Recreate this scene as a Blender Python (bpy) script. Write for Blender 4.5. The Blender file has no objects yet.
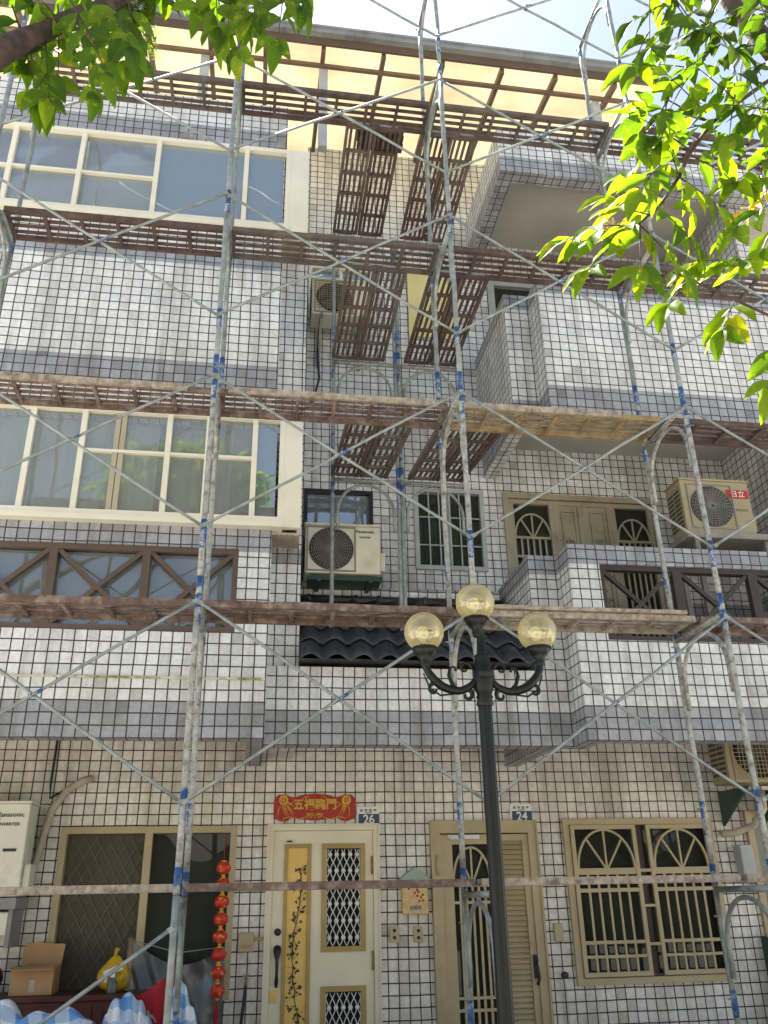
import bpy, bmesh, math, random
from mathutils import Vector, Matrix
random.seed(7)
PI = math.pi
rad = math.radians
S = bpy.context.scene
C = S.collection

# ------------------------------------------------------------------ camera numbers (shared by at())
FPX, PITCH, YAW, ROLL, ZC = 853.0, rad(24.2), rad(9.0), rad(-1.15), 1.45
def cam_axes():
    cy, sy, cp, sp = math.cos(YAW), math.sin(YAW), math.cos(PITCH), math.sin(PITCH)
    f = Vector((sy*cp, cy*cp, sp)); r = Vector((cy, -sy, 0)); u = r.cross(f)
    cr, sr = math.cos(ROLL), math.sin(ROLL)
    return cr*r+sr*u, -sr*r+cr*u, f
RX, UP, FW = cam_axes()
def at(px, py, Y):
    """world point at depth plane y = Y seen at a pixel of the photograph (used to survey positions)"""
    d = RX*(px-384) - UP*(py-512) + FW*FPX
    d = d*(Y/d.y)
    return Vector((d.x, d.y, d.z+ZC))

# ------------------------------------------------------------------ materials
def lin(h):
    h = h.lstrip('#'); c = [int(h[i:i+2], 16)/255 for i in (0, 2, 4)]
    return tuple((x/12.92 if x <= .04045 else ((x+.055)/1.055)**2.4) for x in c)+(1,)
def newmat(name):
    m = bpy.data.materials.new(name); m.use_nodes = True
    nt = m.node_tree
    return m, nt, nt.nodes['Principled BSDF'], nt.nodes['Material Output']
def N(nt, t, **kw):
    n = nt.nodes.new(t)
    for k, v in kw.items():
        if k == 'op': n.operation = v
        elif k.startswith('i'): n.inputs[int(k[1:])].default_value = v
        else: setattr(n, k, v)
    return n
def math_(nt, op, a, b=None, c=None):
    n = N(nt, 'ShaderNodeMath', op=op)
    for i, v in enumerate((a, b, c)):
        if v is None: continue
        if isinstance(v, (int, float)): n.inputs[i].default_value = v
        else: nt.links.new(v, n.inputs[i])
    return n.outputs[0]
def mixc(nt, fac, a, b, blend='MIX'):
    n = N(nt, 'ShaderNodeMix', data_type='RGBA', blend_type=blend)
    for i, v in ((0, fac), (6, a), (7, b)):
        if isinstance(v, (int, float)): n.inputs[i].default_value = v
        elif isinstance(v, tuple): n.inputs[i].default_value = v
        else: nt.links.new(v, n.inputs[i])
    return n.outputs[2]
def simple(name, color, rough=.5, metal=0, spec=.5, var=.12, scale=6, dirt=None, bump=0, coords='Object', dirt_scale=3, dirt_lo=.5, dirt_hi=.7):
    """plain paint/metal/plastic with uneven tone, optional dirt blotches of their own shape"""
    m, nt, p, out = newmat(name)
    c = lin(color) if isinstance(color, str) else color
    tc = N(nt, 'ShaderNodeTexCoord'); 
    src = tc.outputs['Object']
    if coords == 'World': src = N(nt, 'ShaderNodeNewGeometry').outputs['Position']
    n1 = N(nt, 'ShaderNodeTexNoise'); n1.inputs['Scale'].default_value = scale; n1.inputs['Detail'].default_value = 6
    nt.links.new(src, n1.inputs['Vector'])
    dark = tuple(x*(1-var*1.6) for x in c[:3])+(1,); lite = tuple(min(1, x*(1+var)) for x in c[:3])+(1,)
    rp = N(nt, 'ShaderNodeMapRange'); rp.inputs[1].default_value = .3; rp.inputs[2].default_value = .7
    nt.links.new(n1.outputs['Fac'], rp.inputs[0])
    col = mixc(nt, rp.outputs[0], dark, lite)
    if dirt:
        n2 = N(nt, 'ShaderNodeTexNoise'); n2.inputs['Scale'].default_value = dirt_scale; n2.inputs['Detail'].default_value = 8; n2.inputs['Roughness'].default_value = .65
        nt.links.new(src, n2.inputs['Vector'])
        r2 = N(nt, 'ShaderNodeMapRange'); r2.inputs[1].default_value = dirt_lo; r2.inputs[2].default_value = dirt_hi
        nt.links.new(n2.outputs['Fac'], r2.inputs[0])
        col = mixc(nt, r2.outputs[0], col, lin(dirt))
    nt.links.new(col, p.inputs['Base Color'])
    p.inputs['Roughness'].default_value = rough; p.inputs['Metallic'].default_value = metal
    p.inputs['Specular IOR Level'].default_value = spec
    if bump:
        b = N(nt, 'ShaderNodeBump'); b.inputs['Strength'].default_value = bump; b.inputs['Distance'].default_value = .01
        nt.links.new(n1.outputs['Fac'], b.inputs['Height']); nt.links.new(b.outputs[0], p.inputs['Normal'])
    return m

def tile(name, white, grey, bands, joint='#2a2624', p=.1, jw=.0106, ox=0., oz=.05, oy=0., dirt='#8a8275', dirt_amt=.55):
    """square glazed mosaic tiles with dark joints; grey courses where z lies in bands"""
    m, nt, P, out = newmat(name)
    g = N(nt, 'ShaderNodeNewGeometry'); sp = N(nt, 'ShaderNodeSeparateXYZ'); nt.links.new(g.outputs['Position'], sp.inputs[0])
    sn = N(nt, 'ShaderNodeSeparateXYZ'); nt.links.new(g.outputs['True Normal'], sn.inputs[0])
    nx = math_(nt, 'GREATER_THAN', math_(nt, 'ABSOLUTE', sn.outputs[0]), .7)
    nz = math_(nt, 'GREATER_THAN', math_(nt, 'ABSOLUTE', sn.outputs[2]), .7)
    xx = math_(nt, 'ADD', sp.outputs[0], 50+ox); yy = math_(nt, 'ADD', sp.outputs[1], 50+oy); zz = math_(nt, 'ADD', sp.outputs[2], 50+oz)
    def sel(f, a, b):  # f?b:a
        return math_(nt, 'ADD', math_(nt, 'MULTIPLY', a, math_(nt, 'SUBTRACT', 1., f)), math_(nt, 'MULTIPLY', b, f))
    u = sel(nx, xx, yy); v = sel(nz, zz, yy)
    # the hand-laid joints wander a little
    wn = N(nt, 'ShaderNodeTexNoise'); wn.inputs['Scale'].default_value = 1.7; nt.links.new(g.outputs['Position'], wn.inputs['Vector'])
    ws = N(nt, 'ShaderNodeSeparateColor'); nt.links.new(wn.outputs['Color'], ws.inputs[0])
    u = math_(nt, 'ADD', u, math_(nt, 'MULTIPLY', math_(nt, 'SUBTRACT', ws.outputs[0], .5), .022))
    v = math_(nt, 'ADD', v, math_(nt, 'MULTIPLY', math_(nt, 'SUBTRACT', ws.outputs[1], .5), .018))
    su = math_(nt, 'DIVIDE', u, p); sv = math_(nt, 'DIVIDE', v, p)
    fu = math_(nt, 'FRACT', su); fv = math_(nt, 'FRACT', sv)
    cu = math_(nt, 'FLOOR', su); cv = math_(nt, 'FLOOR', sv)
    du = math_(nt, 'MULTIPLY', math_(nt, 'MINIMUM', fu, math_(nt, 'SUBTRACT', 1., fu)), p)
    dv = math_(nt, 'MULTIPLY', math_(nt, 'MINIMUM', fv, math_(nt, 'SUBTRACT', 1., fv)), p)
    d = math_(nt, 'MINIMUM', du, dv)
    jm = N(nt, 'ShaderNodeMapRange'); jm.inputs[1].default_value = jw*.42; jm.inputs[2].default_value = jw*.6
    nt.links.new(d, jm.inputs[0])
    cb = N(nt, 'ShaderNodeCombineXYZ'); nt.links.new(cu, cb.inputs[0]); nt.links.new(cv, cb.inputs[1]); nt.links.new(math_(nt, 'ROUND', math_(nt, 'MULTIPLY', sp.outputs[1], nx)), cb.inputs[2])
    w = N(nt, 'ShaderNodeTexWhiteNoise'); nt.links.new(cb.outputs[0], w.inputs['Vector'])
    wc = lin(white); gc = lin(grey)
    tone = lambda c, k: tuple(x*k for x in c[:3])+(1,)
    wcol = mixc(nt, w.outputs['Value'], tone(wc, .86), tone(wc, 1.06))
    gcol = mixc(nt, w.outputs['Value'], tone(gc, .8), tone(gc, 1.12))
    fac = None
    for (a, b) in bands:
        f = math_(nt, 'MULTIPLY', math_(nt, 'GREATER_THAN', sp.outputs[2], a), math_(nt, 'LESS_THAN', sp.outputs[2], b))
        fac = f if fac is None else math_(nt, 'MAXIMUM', fac, f)
    col = wcol if fac is None else mixc(nt, fac, wcol, gcol)
    # rain streaks and grime with a shape of their own
    mp = N(nt, 'ShaderNodeMapping'); mp.inputs['Scale'].default_value = (2.2, 2.2, .55); nt.links.new(g.outputs['Position'], mp.inputs['Vector'])
    n2 = N(nt, 'ShaderNodeTexNoise'); n2.inputs['Scale'].default_value = 1.1; n2.inputs['Detail'].default_value = 7; n2.inputs['Roughness'].default_value = .62
    nt.links.new(mp.outputs[0], n2.inputs['Vector'])
    r2 = N(nt, 'ShaderNodeMapRange'); r2.inputs[1].default_value = .47; r2.inputs[2].default_value = .75; r2.inputs[4].default_value = dirt_amt
    nt.links.new(n2.outputs['Fac'], r2.inputs[0])
    col = mixc(nt, r2.outputs[0], col, lin(dirt), 'MULTIPLY')
    ms = N(nt, 'ShaderNodeMapping'); ms.inputs['Scale'].default_value = (9, 9, .5); nt.links.new(g.outputs['Position'], ms.inputs['Vector'])
    ns = N(nt, 'ShaderNodeTexNoise'); ns.inputs['Scale'].default_value = 1.; ns.inputs['Detail'].default_value = 5; nt.links.new(ms.outputs[0], ns.inputs['Vector'])
    rs = N(nt, 'ShaderNodeMapRange'); rs.inputs[1].default_value = .53; rs.inputs[2].default_value = .78; rs.inputs[4].default_value = .5; nt.links.new(ns.outputs['Fac'], rs.inputs[0])
    col = mixc(nt, rs.outputs[0], col, lin('#9a917f'), 'MULTIPLY')
    w2 = N(nt, 'ShaderNodeTexWhiteNoise', noise_dimensions='4D'); nt.links.new(cb.outputs[0], w2.inputs['Vector']); w2.inputs['W'].default_value = 3.7
    odd = math_(nt, 'MULTIPLY', math_(nt, 'GREATER_THAN', w2.outputs['Value'], .97), .4)
    col = mixc(nt, odd, col, lin('#a9a294'), 'MULTIPLY')
    n3 = N(nt, 'ShaderNodeTexNoise'); n3.inputs['Scale'].default_value = 26; n3.inputs['Detail'].default_value = 4; nt.links.new(g.outputs['Position'], n3.inputs['Vector'])
    r3 = N(nt, 'ShaderNodeMapRange'); r3.inputs[1].default_value = .3; r3.inputs[2].default_value = .75; r3.inputs[3].default_value = 1.06; r3.inputs[4].default_value = .8
    nt.links.new(n3.outputs['Fac'], r3.inputs[0])
    cc = N(nt, 'ShaderNodeVectorMath', op='SCALE'); nt.links.new(col, cc.inputs[0]); nt.links.new(r3.outputs[0], cc.inputs['Scale'])
    jc = mixc(nt, n2.outputs['Fac'], lin(joint), lin('#4a4541'))
    fin = mixc(nt, jm.outputs[0], jc, cc.outputs[0])
    nt.links.new(fin, P.inputs['Base Color'])
    rg = N(nt, 'ShaderNodeMapRange'); rg.inputs[3].default_value = .9; rg.inputs[4].default_value = .34; nt.links.new(jm.outputs[0], rg.inputs[0]); nt.links.new(rg.outputs[0], P.inputs['Roughness'])
    b = N(nt, 'ShaderNodeBump'); b.inputs['Strength'].default_value = .6; b.inputs['Distance'].default_value = .004
    hh = math_(nt, 'ADD', jm.outputs[0], math_(nt, 'MULTIPLY', w.outputs['Value'], .35))
    nt.links.new(hh, b.inputs['Height']); nt.links.new(b.outputs[0], P.inputs['Normal'])
    return m

M = {}
M['tile_bay'] = tile('tile_bay', '#dedfde', '#a0a3a9', [(2.6, 2.95), (4.3, 4.62), (6.0, 6.3), (7.5, 7.7), (9.2, 9.5)])
M['tile_recess'] = tile('tile_recess', '#dedfe0', '#a0a3a9', [(4.35, 4.5)], ox=.03)
M['tile_ground'] = tile('tile_ground', '#e4dfd6', '#e4dfd6', [(-5, -4)], joint='#221e1c', ox=.04, oz=.0, dirt='#9c8d7a', dirt_amt=.6)
M['plaster'] = simple('soffit_plaster', '#a5a29a', .9, var=.08, scale=2, dirt='#8e867a', dirt_scale=1.2, dirt_lo=.55, dirt_hi=.8)
M['concrete'] = simple('concrete', '#8b877f', .9, var=.15, scale=5)
M['cream'] = simple('cream_aluminium', '#ded9c6', .4, var=.04, scale=3, dirt='#b3a88c', dirt_lo=.62, dirt_hi=.85)
M['tan'] = simple('tan_aluminium', '#ad9c78', .42, var=.07, scale=4, dirt='#857452', dirt_lo=.6, dirt_hi=.85)
M['greytan'] = simple('grey_tan_aluminium', '#9a937e', .45, var=.07, scale=4, dirt='#787058')
M['brown'] = simple('brown_aluminium', '#5b4a3d', .45, var=.08)
M['darkbrown'] = simple('dark_brown_steel', '#3b302a', .5, var=.1)
M['doorcream'] = simple('cream_steel_door', '#dcd3b8', .38, var=.04, scale=3, dirt='#b9ab86', dirt_lo=.6, dirt_hi=.9)
M['gold'] = simple('gold_panel', '#dcb864', .4, metal=.15, var=.08)
M['goldtrim'] = simple('dull_gold_trim', '#a08852', .42, metal=.3, var=.08)
M['black'] = simple('black_iron', '#16151a', .45, var=.2)
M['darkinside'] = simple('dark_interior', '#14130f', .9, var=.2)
M['curtain'] = simple('pale_curtain', '#d6d6cd', .9, var=.05, scale=2)
M['curtainbeige'] = simple('beige_curtain', '#b0a68e', .9, var=.1, scale=2)
M['steel'] = simple('galvanised_steel', '#8f9692', .5, metal=.3, var=.18, scale=14, dirt='#6b675f', dirt_scale=9, dirt_lo=.52, dirt_hi=.72, bump=.1)
M['steel2'] = simple('cement_spattered_steel', '#a4a59f', .6, metal=.3, var=.2, scale=16, dirt='#77746a', dirt_scale=22, dirt_lo=.5, dirt_hi=.62, bump=.2)
M['bluepaint'] = simple('worn_blue_paint', '#2f568c', .55, var=.25, scale=20, dirt='#9a9f9c', dirt_scale=14, dirt_lo=.5, dirt_hi=.57)
M['rust'] = simple('rusty_brown_steel', '#584740', .8, var=.3, scale=10, dirt='#40332f', dirt_scale=7, bump=.25)
M['rustgrey'] = simple('grey_brown_steel', '#625851', .85, var=.3, scale=12, dirt='#4b3a33', dirt_scale=6, bump=.25)
M['rustpale'] = simple('dusty_brown_steel', '#68544a', .85, var=.28, scale=14, dirt='#97877b', dirt_scale=9, dirt_lo=.5, dirt_hi=.68, bump=.3)
M['palewood'] = simple('cement_crusted_board', '#a39788', .9, var=.25, scale=18, dirt='#6d5f52', dirt_scale=11, dirt_lo=.5, dirt_hi=.66, bump=.3)
M['yellowwood'] = simple('raw_yellow_timber', '#97825f', .8, var=.2, scale=9, dirt='#6d563a', dirt_scale=8)
M['acwhite'] = simple('ac_casing', '#d9d6c4', .42, var=.04, scale=3, dirt='#b7ad8f', dirt_scale=2.5, dirt_lo=.55, dirt_hi=.85)
M['acold'] = simple('old_ac_casing', '#9a8e6f', .45, var=.07, scale=4, dirt='#93835d', dirt_scale=3)
M['grille'] = simple('grey_grille', '#83837d', .5, var=.1)
M['fan'] = simple('fan_blade', '#3a3a38', .5)
M['label'] = simple('printed_dark', '#2b2f38', .6)
M['greensteel'] = simple('dark_green_bracket', '#28463c', .5, var=.15)
M['lampgreen'] = simple('dark_green_cast_iron', '#060c09', .42, var=.25, scale=8, spec=.35)
M['roof_tile'] = simple('charcoal_glazed_tile', '#24262b', .38, var=.25, scale=6, dirt='#3b3d40', dirt_scale=5)
M['red'] = simple('red_plaque', '#a8231f', .5, var=.15, scale=20)
M['redlantern'] = simple('red_gold_lantern', '#c0301c', .4, var=.2, scale=30, dirt='#d99a3c', dirt_scale=26, dirt_lo=.56, dirt_hi=.64)
M['goldpaint'] = simple('gold_paint', '#d3a23a', .45, var=.15, scale=30)
M['white'] = simple('white_paint', '#dfe0da', .5, var=.05)
M['navy'] = simple('navy_plate', '#24405c', .4, var=.06)
M['pipe'] = simple('cream_pipe', '#b5ab98', .6, var=.12)
M['cardboard'] = simple('cardboard', '#b08b60', .85, var=.08, scale=5)
M['cabinet'] = simple('dark_red_cabinet', '#4e1f17', .5, var=.2, scale=8)
M['yellowbag'] = simple('yellow_plastic_bag', '#c9a51c', .4, var=.2, scale=12)
M['redcloth'] = simple('red_cloth', '#b0202a', .8, var=.15)
M['smoke'] = simple('grey_plastic_film', '#676a66', .3, var=.25, scale=9)
M['bark'] = simple('bark', '#4a3b31', .9, var=.35, scale=16, dirt='#2c241f', dirt_scale=9, bump=.6)
M['pale_street'] = simple('pale_street', '#a39e95', .92, var=.2, scale=3, coords='World', bump=.2)  # unseen street, made pale to bounce more sun onto the house fronts
M['paving'] = simple('concrete_paving', '#b5afa4', .9, var=.15, scale=2, coords='World')
M['mailbox'] = simple('painted_mailbox', '#c9ac77', .55, var=.15, scale=18)
M['mailroof'] = simple('green_mailbox_roof', '#8ea08c', .5, var=.1)
M['gutter'] = simple('grey_gutter', '#8b8d8c', .5, metal=.2, var=.1, scale=4, dirt='#5f6060')
M['canopyframe'] = simple('canopy_frame', '#6d5a4c', .6, var=.15)
M['greypost'] = simple('grey_post', '#a3a8a8', .5, var=.1)
M['mossy'] = simple('mossy_ledge', '#c9c4ae', .9, var=.15, scale=9, dirt='#7f7a1e', dirt_scale=4, dirt_lo=.5, dirt_hi=.6)
M['stain'] = simple('old_cement_patch', '#8c8a85', .9, var=.25, scale=18)

def checked(name, a, b, sc):
    m, nt, P, out = newmat(name)
    tc = N(nt, 'ShaderNodeTexCoord'); sp = N(nt, 'ShaderNodeSeparateXYZ'); nt.links.new(tc.outputs['UV'], sp.inputs[0])
    f1 = math_(nt, 'GREATER_THAN', math_(nt, 'FRACT', math_(nt, 'MULTIPLY', sp.outputs[0], sc)), .5)
    f2 = math_(nt, 'GREATER_THAN', math_(nt, 'FRACT', math_(nt, 'MULTIPLY', sp.outputs[1], sc)), .5)
    f = math_(nt, 'MULTIPLY', math_(nt, 'ADD', f1, f2), .5)
    col = mixc(nt, f, lin(a), lin(b)); nt.links.new(col, P.inputs['Base Color']); P.inputs['Roughness'].default_value = .45
    return m
M['tarp'] = checked('blue_white_tarpaulin', '#dfe6ec', '#5c93cc', 2.6)

def glass(name, tint, refl, rough=.01, opac=.25, blend=.35):
    """window pane: tinted see-through glass with a mirror coat that strengthens at grazing angles"""
    m, nt, P, out = newmat(name)
    nt.nodes.remove(P)
    tr = N(nt, 'ShaderNodeBsdfTransparent'); tr.inputs[0].default_value = lin(tint)
    gl = N(nt, 'ShaderNodeBsdfGlossy'); gl.inputs['Roughness'].default_value = rough; gl.inputs[0].default_value = (.9, .95, 1, 1)
    df = N(nt, 'ShaderNodeBsdfDiffuse'); df.inputs[0].default_value = lin(tint)
    lw = N(nt, 'ShaderNodeLayerWeight'); lw.inputs[0].default_value = blend
    g = N(nt, 'ShaderNodeNewGeometry'); no = N(nt, 'ShaderNodeTexNoise'); no.inputs['Scale'].default_value = 1.1; nt.links.new(g.outputs['Position'], no.inputs['Vector'])
    bp = N(nt, 'ShaderNodeBump'); bp.inputs['Strength'].default_value = .22; bp.inputs['Distance'].default_value = .03; nt.links.new(no.outputs['Fac'], bp.inputs['Height']); nt.links.new(bp.outputs[0], gl.inputs['Normal'])
    m1 = N(nt, 'ShaderNodeMixShader'); m1.inputs[0].default_value = opac; nt.links.new(tr.outputs[0], m1.inputs[1]); nt.links.new(df.outputs[0], m1.inputs[2])
    mr = N(nt, 'ShaderNodeMapRange'); mr.inputs[3].default_value = refl; mr.inputs[4].default_value = .9; nt.links.new(lw.outputs['Fresnel'], mr.inputs[0])
    m2 = N(nt, 'ShaderNodeMixShader'); nt.links.new(mr.outputs[0], m2.inputs[0]); nt.links.new(m1.outputs[0], m2.inputs[1]); nt.links.new(gl.outputs[0], m2.inputs[2])
    nt.links.new(m2.outputs[0], out.inputs[0])
    return m
M['glass'] = glass('window_glass', '#dfe4e2', .06, opac=.2, blend=.28)
M['glassgrey'] = glass('grey_glass', '#b4bbbb', .08, opac=.28, blend=.26)
M['glassblue'] = glass('mirror_tint_glass', '#a2b0b2', .2, opac=.45)
M['glassdark'] = glass('dark_tint_glass', '#5c5f55', .015, opac=.3, blend=.12)
M['insect'] = simple('insect_screen', '#544f3e', .8, var=.12, scale=5)

def globe_mat():
    m, nt, P, out = newmat('amber_globe_glass')
    nt.nodes.remove(P)
    tr = N(nt, 'ShaderNodeBsdfTransparent'); tr.inputs[0].default_value = lin('#f8f0d2')
    tl = N(nt, 'ShaderNodeBsdfTranslucent'); tl.inputs[0].default_value = lin('#f1e6b8')
    df = N(nt, 'ShaderNodeBsdfDiffuse'); df.inputs[0].default_value = lin('#e2d298')
    gl = N(nt, 'ShaderNodeBsdfGlossy'); gl.inputs['Roughness'].default_value = .03
    lw = N(nt, 'ShaderNodeLayerWeight'); lw.inputs[0].default_value = .4
    a = N(nt, 'ShaderNodeMixShader'); a.inputs[0].default_value = .5; nt.links.new(tl.outputs[0], a.inputs[1]); nt.links.new(df.outputs[0], a.inputs[2])
    r = N(nt, 'ShaderNodeMapRange'); r.inputs[3].default_value = .27; r.inputs[4].default_value = .97; nt.links.new(lw.outputs['Facing'], r.inputs[0])
    b = N(nt, 'ShaderNodeMixShader'); nt.links.new(r.outputs[0], b.inputs[0]); nt.links.new(tr.outputs[0], b.inputs[1]); nt.links.new(a.outputs[0], b.inputs[2])
    r2 = N(nt, 'ShaderNodeMapRange'); r2.inputs[3].default_value = .1; r2.inputs[4].default_value = .5; nt.links.new(lw.outputs['Fresnel'], r2.inputs[0])
    c = N(nt, 'ShaderNodeMixShader'); nt.links.new(r2.outputs[0], c.inputs[0]); nt.links.new(b.outputs[0], c.inputs[1]); nt.links.new(gl.outputs[0], c.inputs[2])
    nt.links.new(c.outputs[0], out.inputs[0])
    return m
M['globe'] = globe_mat()
def sheet_mat(name, c, c2, thick=.75):
    m, nt, P, out = newmat(name); nt.nodes.remove(P)
    g = N(nt, 'ShaderNodeNewGeometry'); no = N(nt, 'ShaderNodeTexNoise'); no.inputs['Scale'].default_value = 1.6; no.inputs['Detail'].default_value = 9; nt.links.new(g.outputs['Position'], no.inputs['Vector'])
    col = mixc(nt, no.outputs['Fac'], lin(c), lin(c2))
    tl = N(nt, 'ShaderNodeBsdfTranslucent'); df = N(nt, 'ShaderNodeBsdfDiffuse'); nt.links.new(col, tl.inputs[0]); nt.links.new(col, df.inputs[0])
    rf = N(nt, 'ShaderNodeBsdfRefraction'); rf.inputs['IOR'].default_value = 1.02; rf.inputs['Roughness'].default_value = .62; nt.links.new(col, rf.inputs[0])
    a = N(nt, 'ShaderNodeMixShader'); a.inputs[0].default_value = 1-thick; nt.links.new(tl.outputs[0], a.inputs[1]); nt.links.new(df.outputs[0], a.inputs[2])
    a2 = N(nt, 'ShaderNodeMixShader'); a2.inputs[0].default_value = .35; nt.links.new(a.outputs[0], a2.inputs[1]); nt.links.new(rf.outputs[0], a2.inputs[2])
    nt.links.new(a2.outputs[0], out.inputs[0])
    return m
M['yellowsheet'] = sheet_mat('yellow_translucent_sheet', '#c2b798', '#7d6c46', .5)
M['yellowboard'] = simple('yellow_board', '#d8cf94', .7, var=.06, scale=2)

def leaf_mat():
    m, nt, P, out = newmat('leaf')
    at_ = N(nt, 'ShaderNodeAttribute', attribute_name='tint')
    r = N(nt, 'ShaderNodeValToRGB'); e = r.color_ramp.elements
    e[0].position = 0; e[0].color = lin('#26380f'); e[1].position = 1; e[1].color = lin('#a87d1c')
    for pos, c in ((.4, '#3d5a17'), (.72, '#6d8420')):
        k = e.new(pos); k.color = lin(c)
    gp = N(nt, 'ShaderNodeNewGeometry'); sn_ = N(nt, 'ShaderNodeTexNoise'); sn_.inputs['Scale'].default_value = 28; sn_.inputs['Detail'].default_value = 4; nt.links.new(gp.outputs['Position'], sn_.inputs['Vector'])
    sr = N(nt, 'ShaderNodeMapRange'); sr.inputs[1].default_value = .58; sr.inputs[2].default_value = .75; sr.inputs[4].default_value = .45; nt.links.new(sn_.outputs['Fac'], sr.inputs[0])
    nt.links.new(math_(nt, 'ADD', at_.outputs['Fac'], sr.outputs[0]), r.inputs[0])
    tc = N(nt, 'ShaderNodeTexCoord'); sp = N(nt, 'ShaderNodeSeparateXYZ'); nt.links.new(tc.outputs['UV'], sp.inputs[0])
    # midrib and side veins
    mid = math_(nt, 'ABSOLUTE', math_(nt, 'SUBTRACT', sp.outputs[0], .5))
    vein = math_(nt, 'FRACT', math_(nt, 'MULTIPLY', math_(nt, 'SUBTRACT', sp.outputs[1], math_(nt, 'MULTIPLY', mid, .7)), 8.))
    vv = N(nt, 'ShaderNodeMapRange'); vv.inputs[1].default_value = .0; vv.inputs[2].default_value = .1; nt.links.new(math_(nt, 'MINIMUM', vein, math_(nt, 'MULTIPLY', mid, 5.)), vv.inputs[0])
    col = mixc(nt, math_(nt, 'SUBTRACT', 1., math_(nt, 'ADD', .45, math_(nt, 'MULTIPLY', vv.outputs[0], .55))), r.outputs[0], lin('#6d8232'))
    tcol = N(nt, 'ShaderNodeVectorMath', op='MULTIPLY'); nt.links.new(col, tcol.inputs[0]); tcol.inputs[1].default_value = (2.6, 2.5, .5)
    nt.links.new(col, P.inputs['Base Color']); P.inputs['Roughness'].default_value = .55; P.inputs['Specular IOR Level'].default_value = .3
    tl = N(nt, 'ShaderNodeBsdfTranslucent'); nt.links.new(tcol.outputs[0], tl.inputs[0])
    mx = N(nt, 'ShaderNodeMixShader'); mx.inputs[0].default_value = .58; nt.links.new(P.outputs[0], mx.inputs[1]); nt.links.new(tl.outputs[0], mx.inputs[2])
    nt.links.new(mx.outputs[0], out.inputs[0])
    return m
M['leaf'] = leaf_mat()

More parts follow.
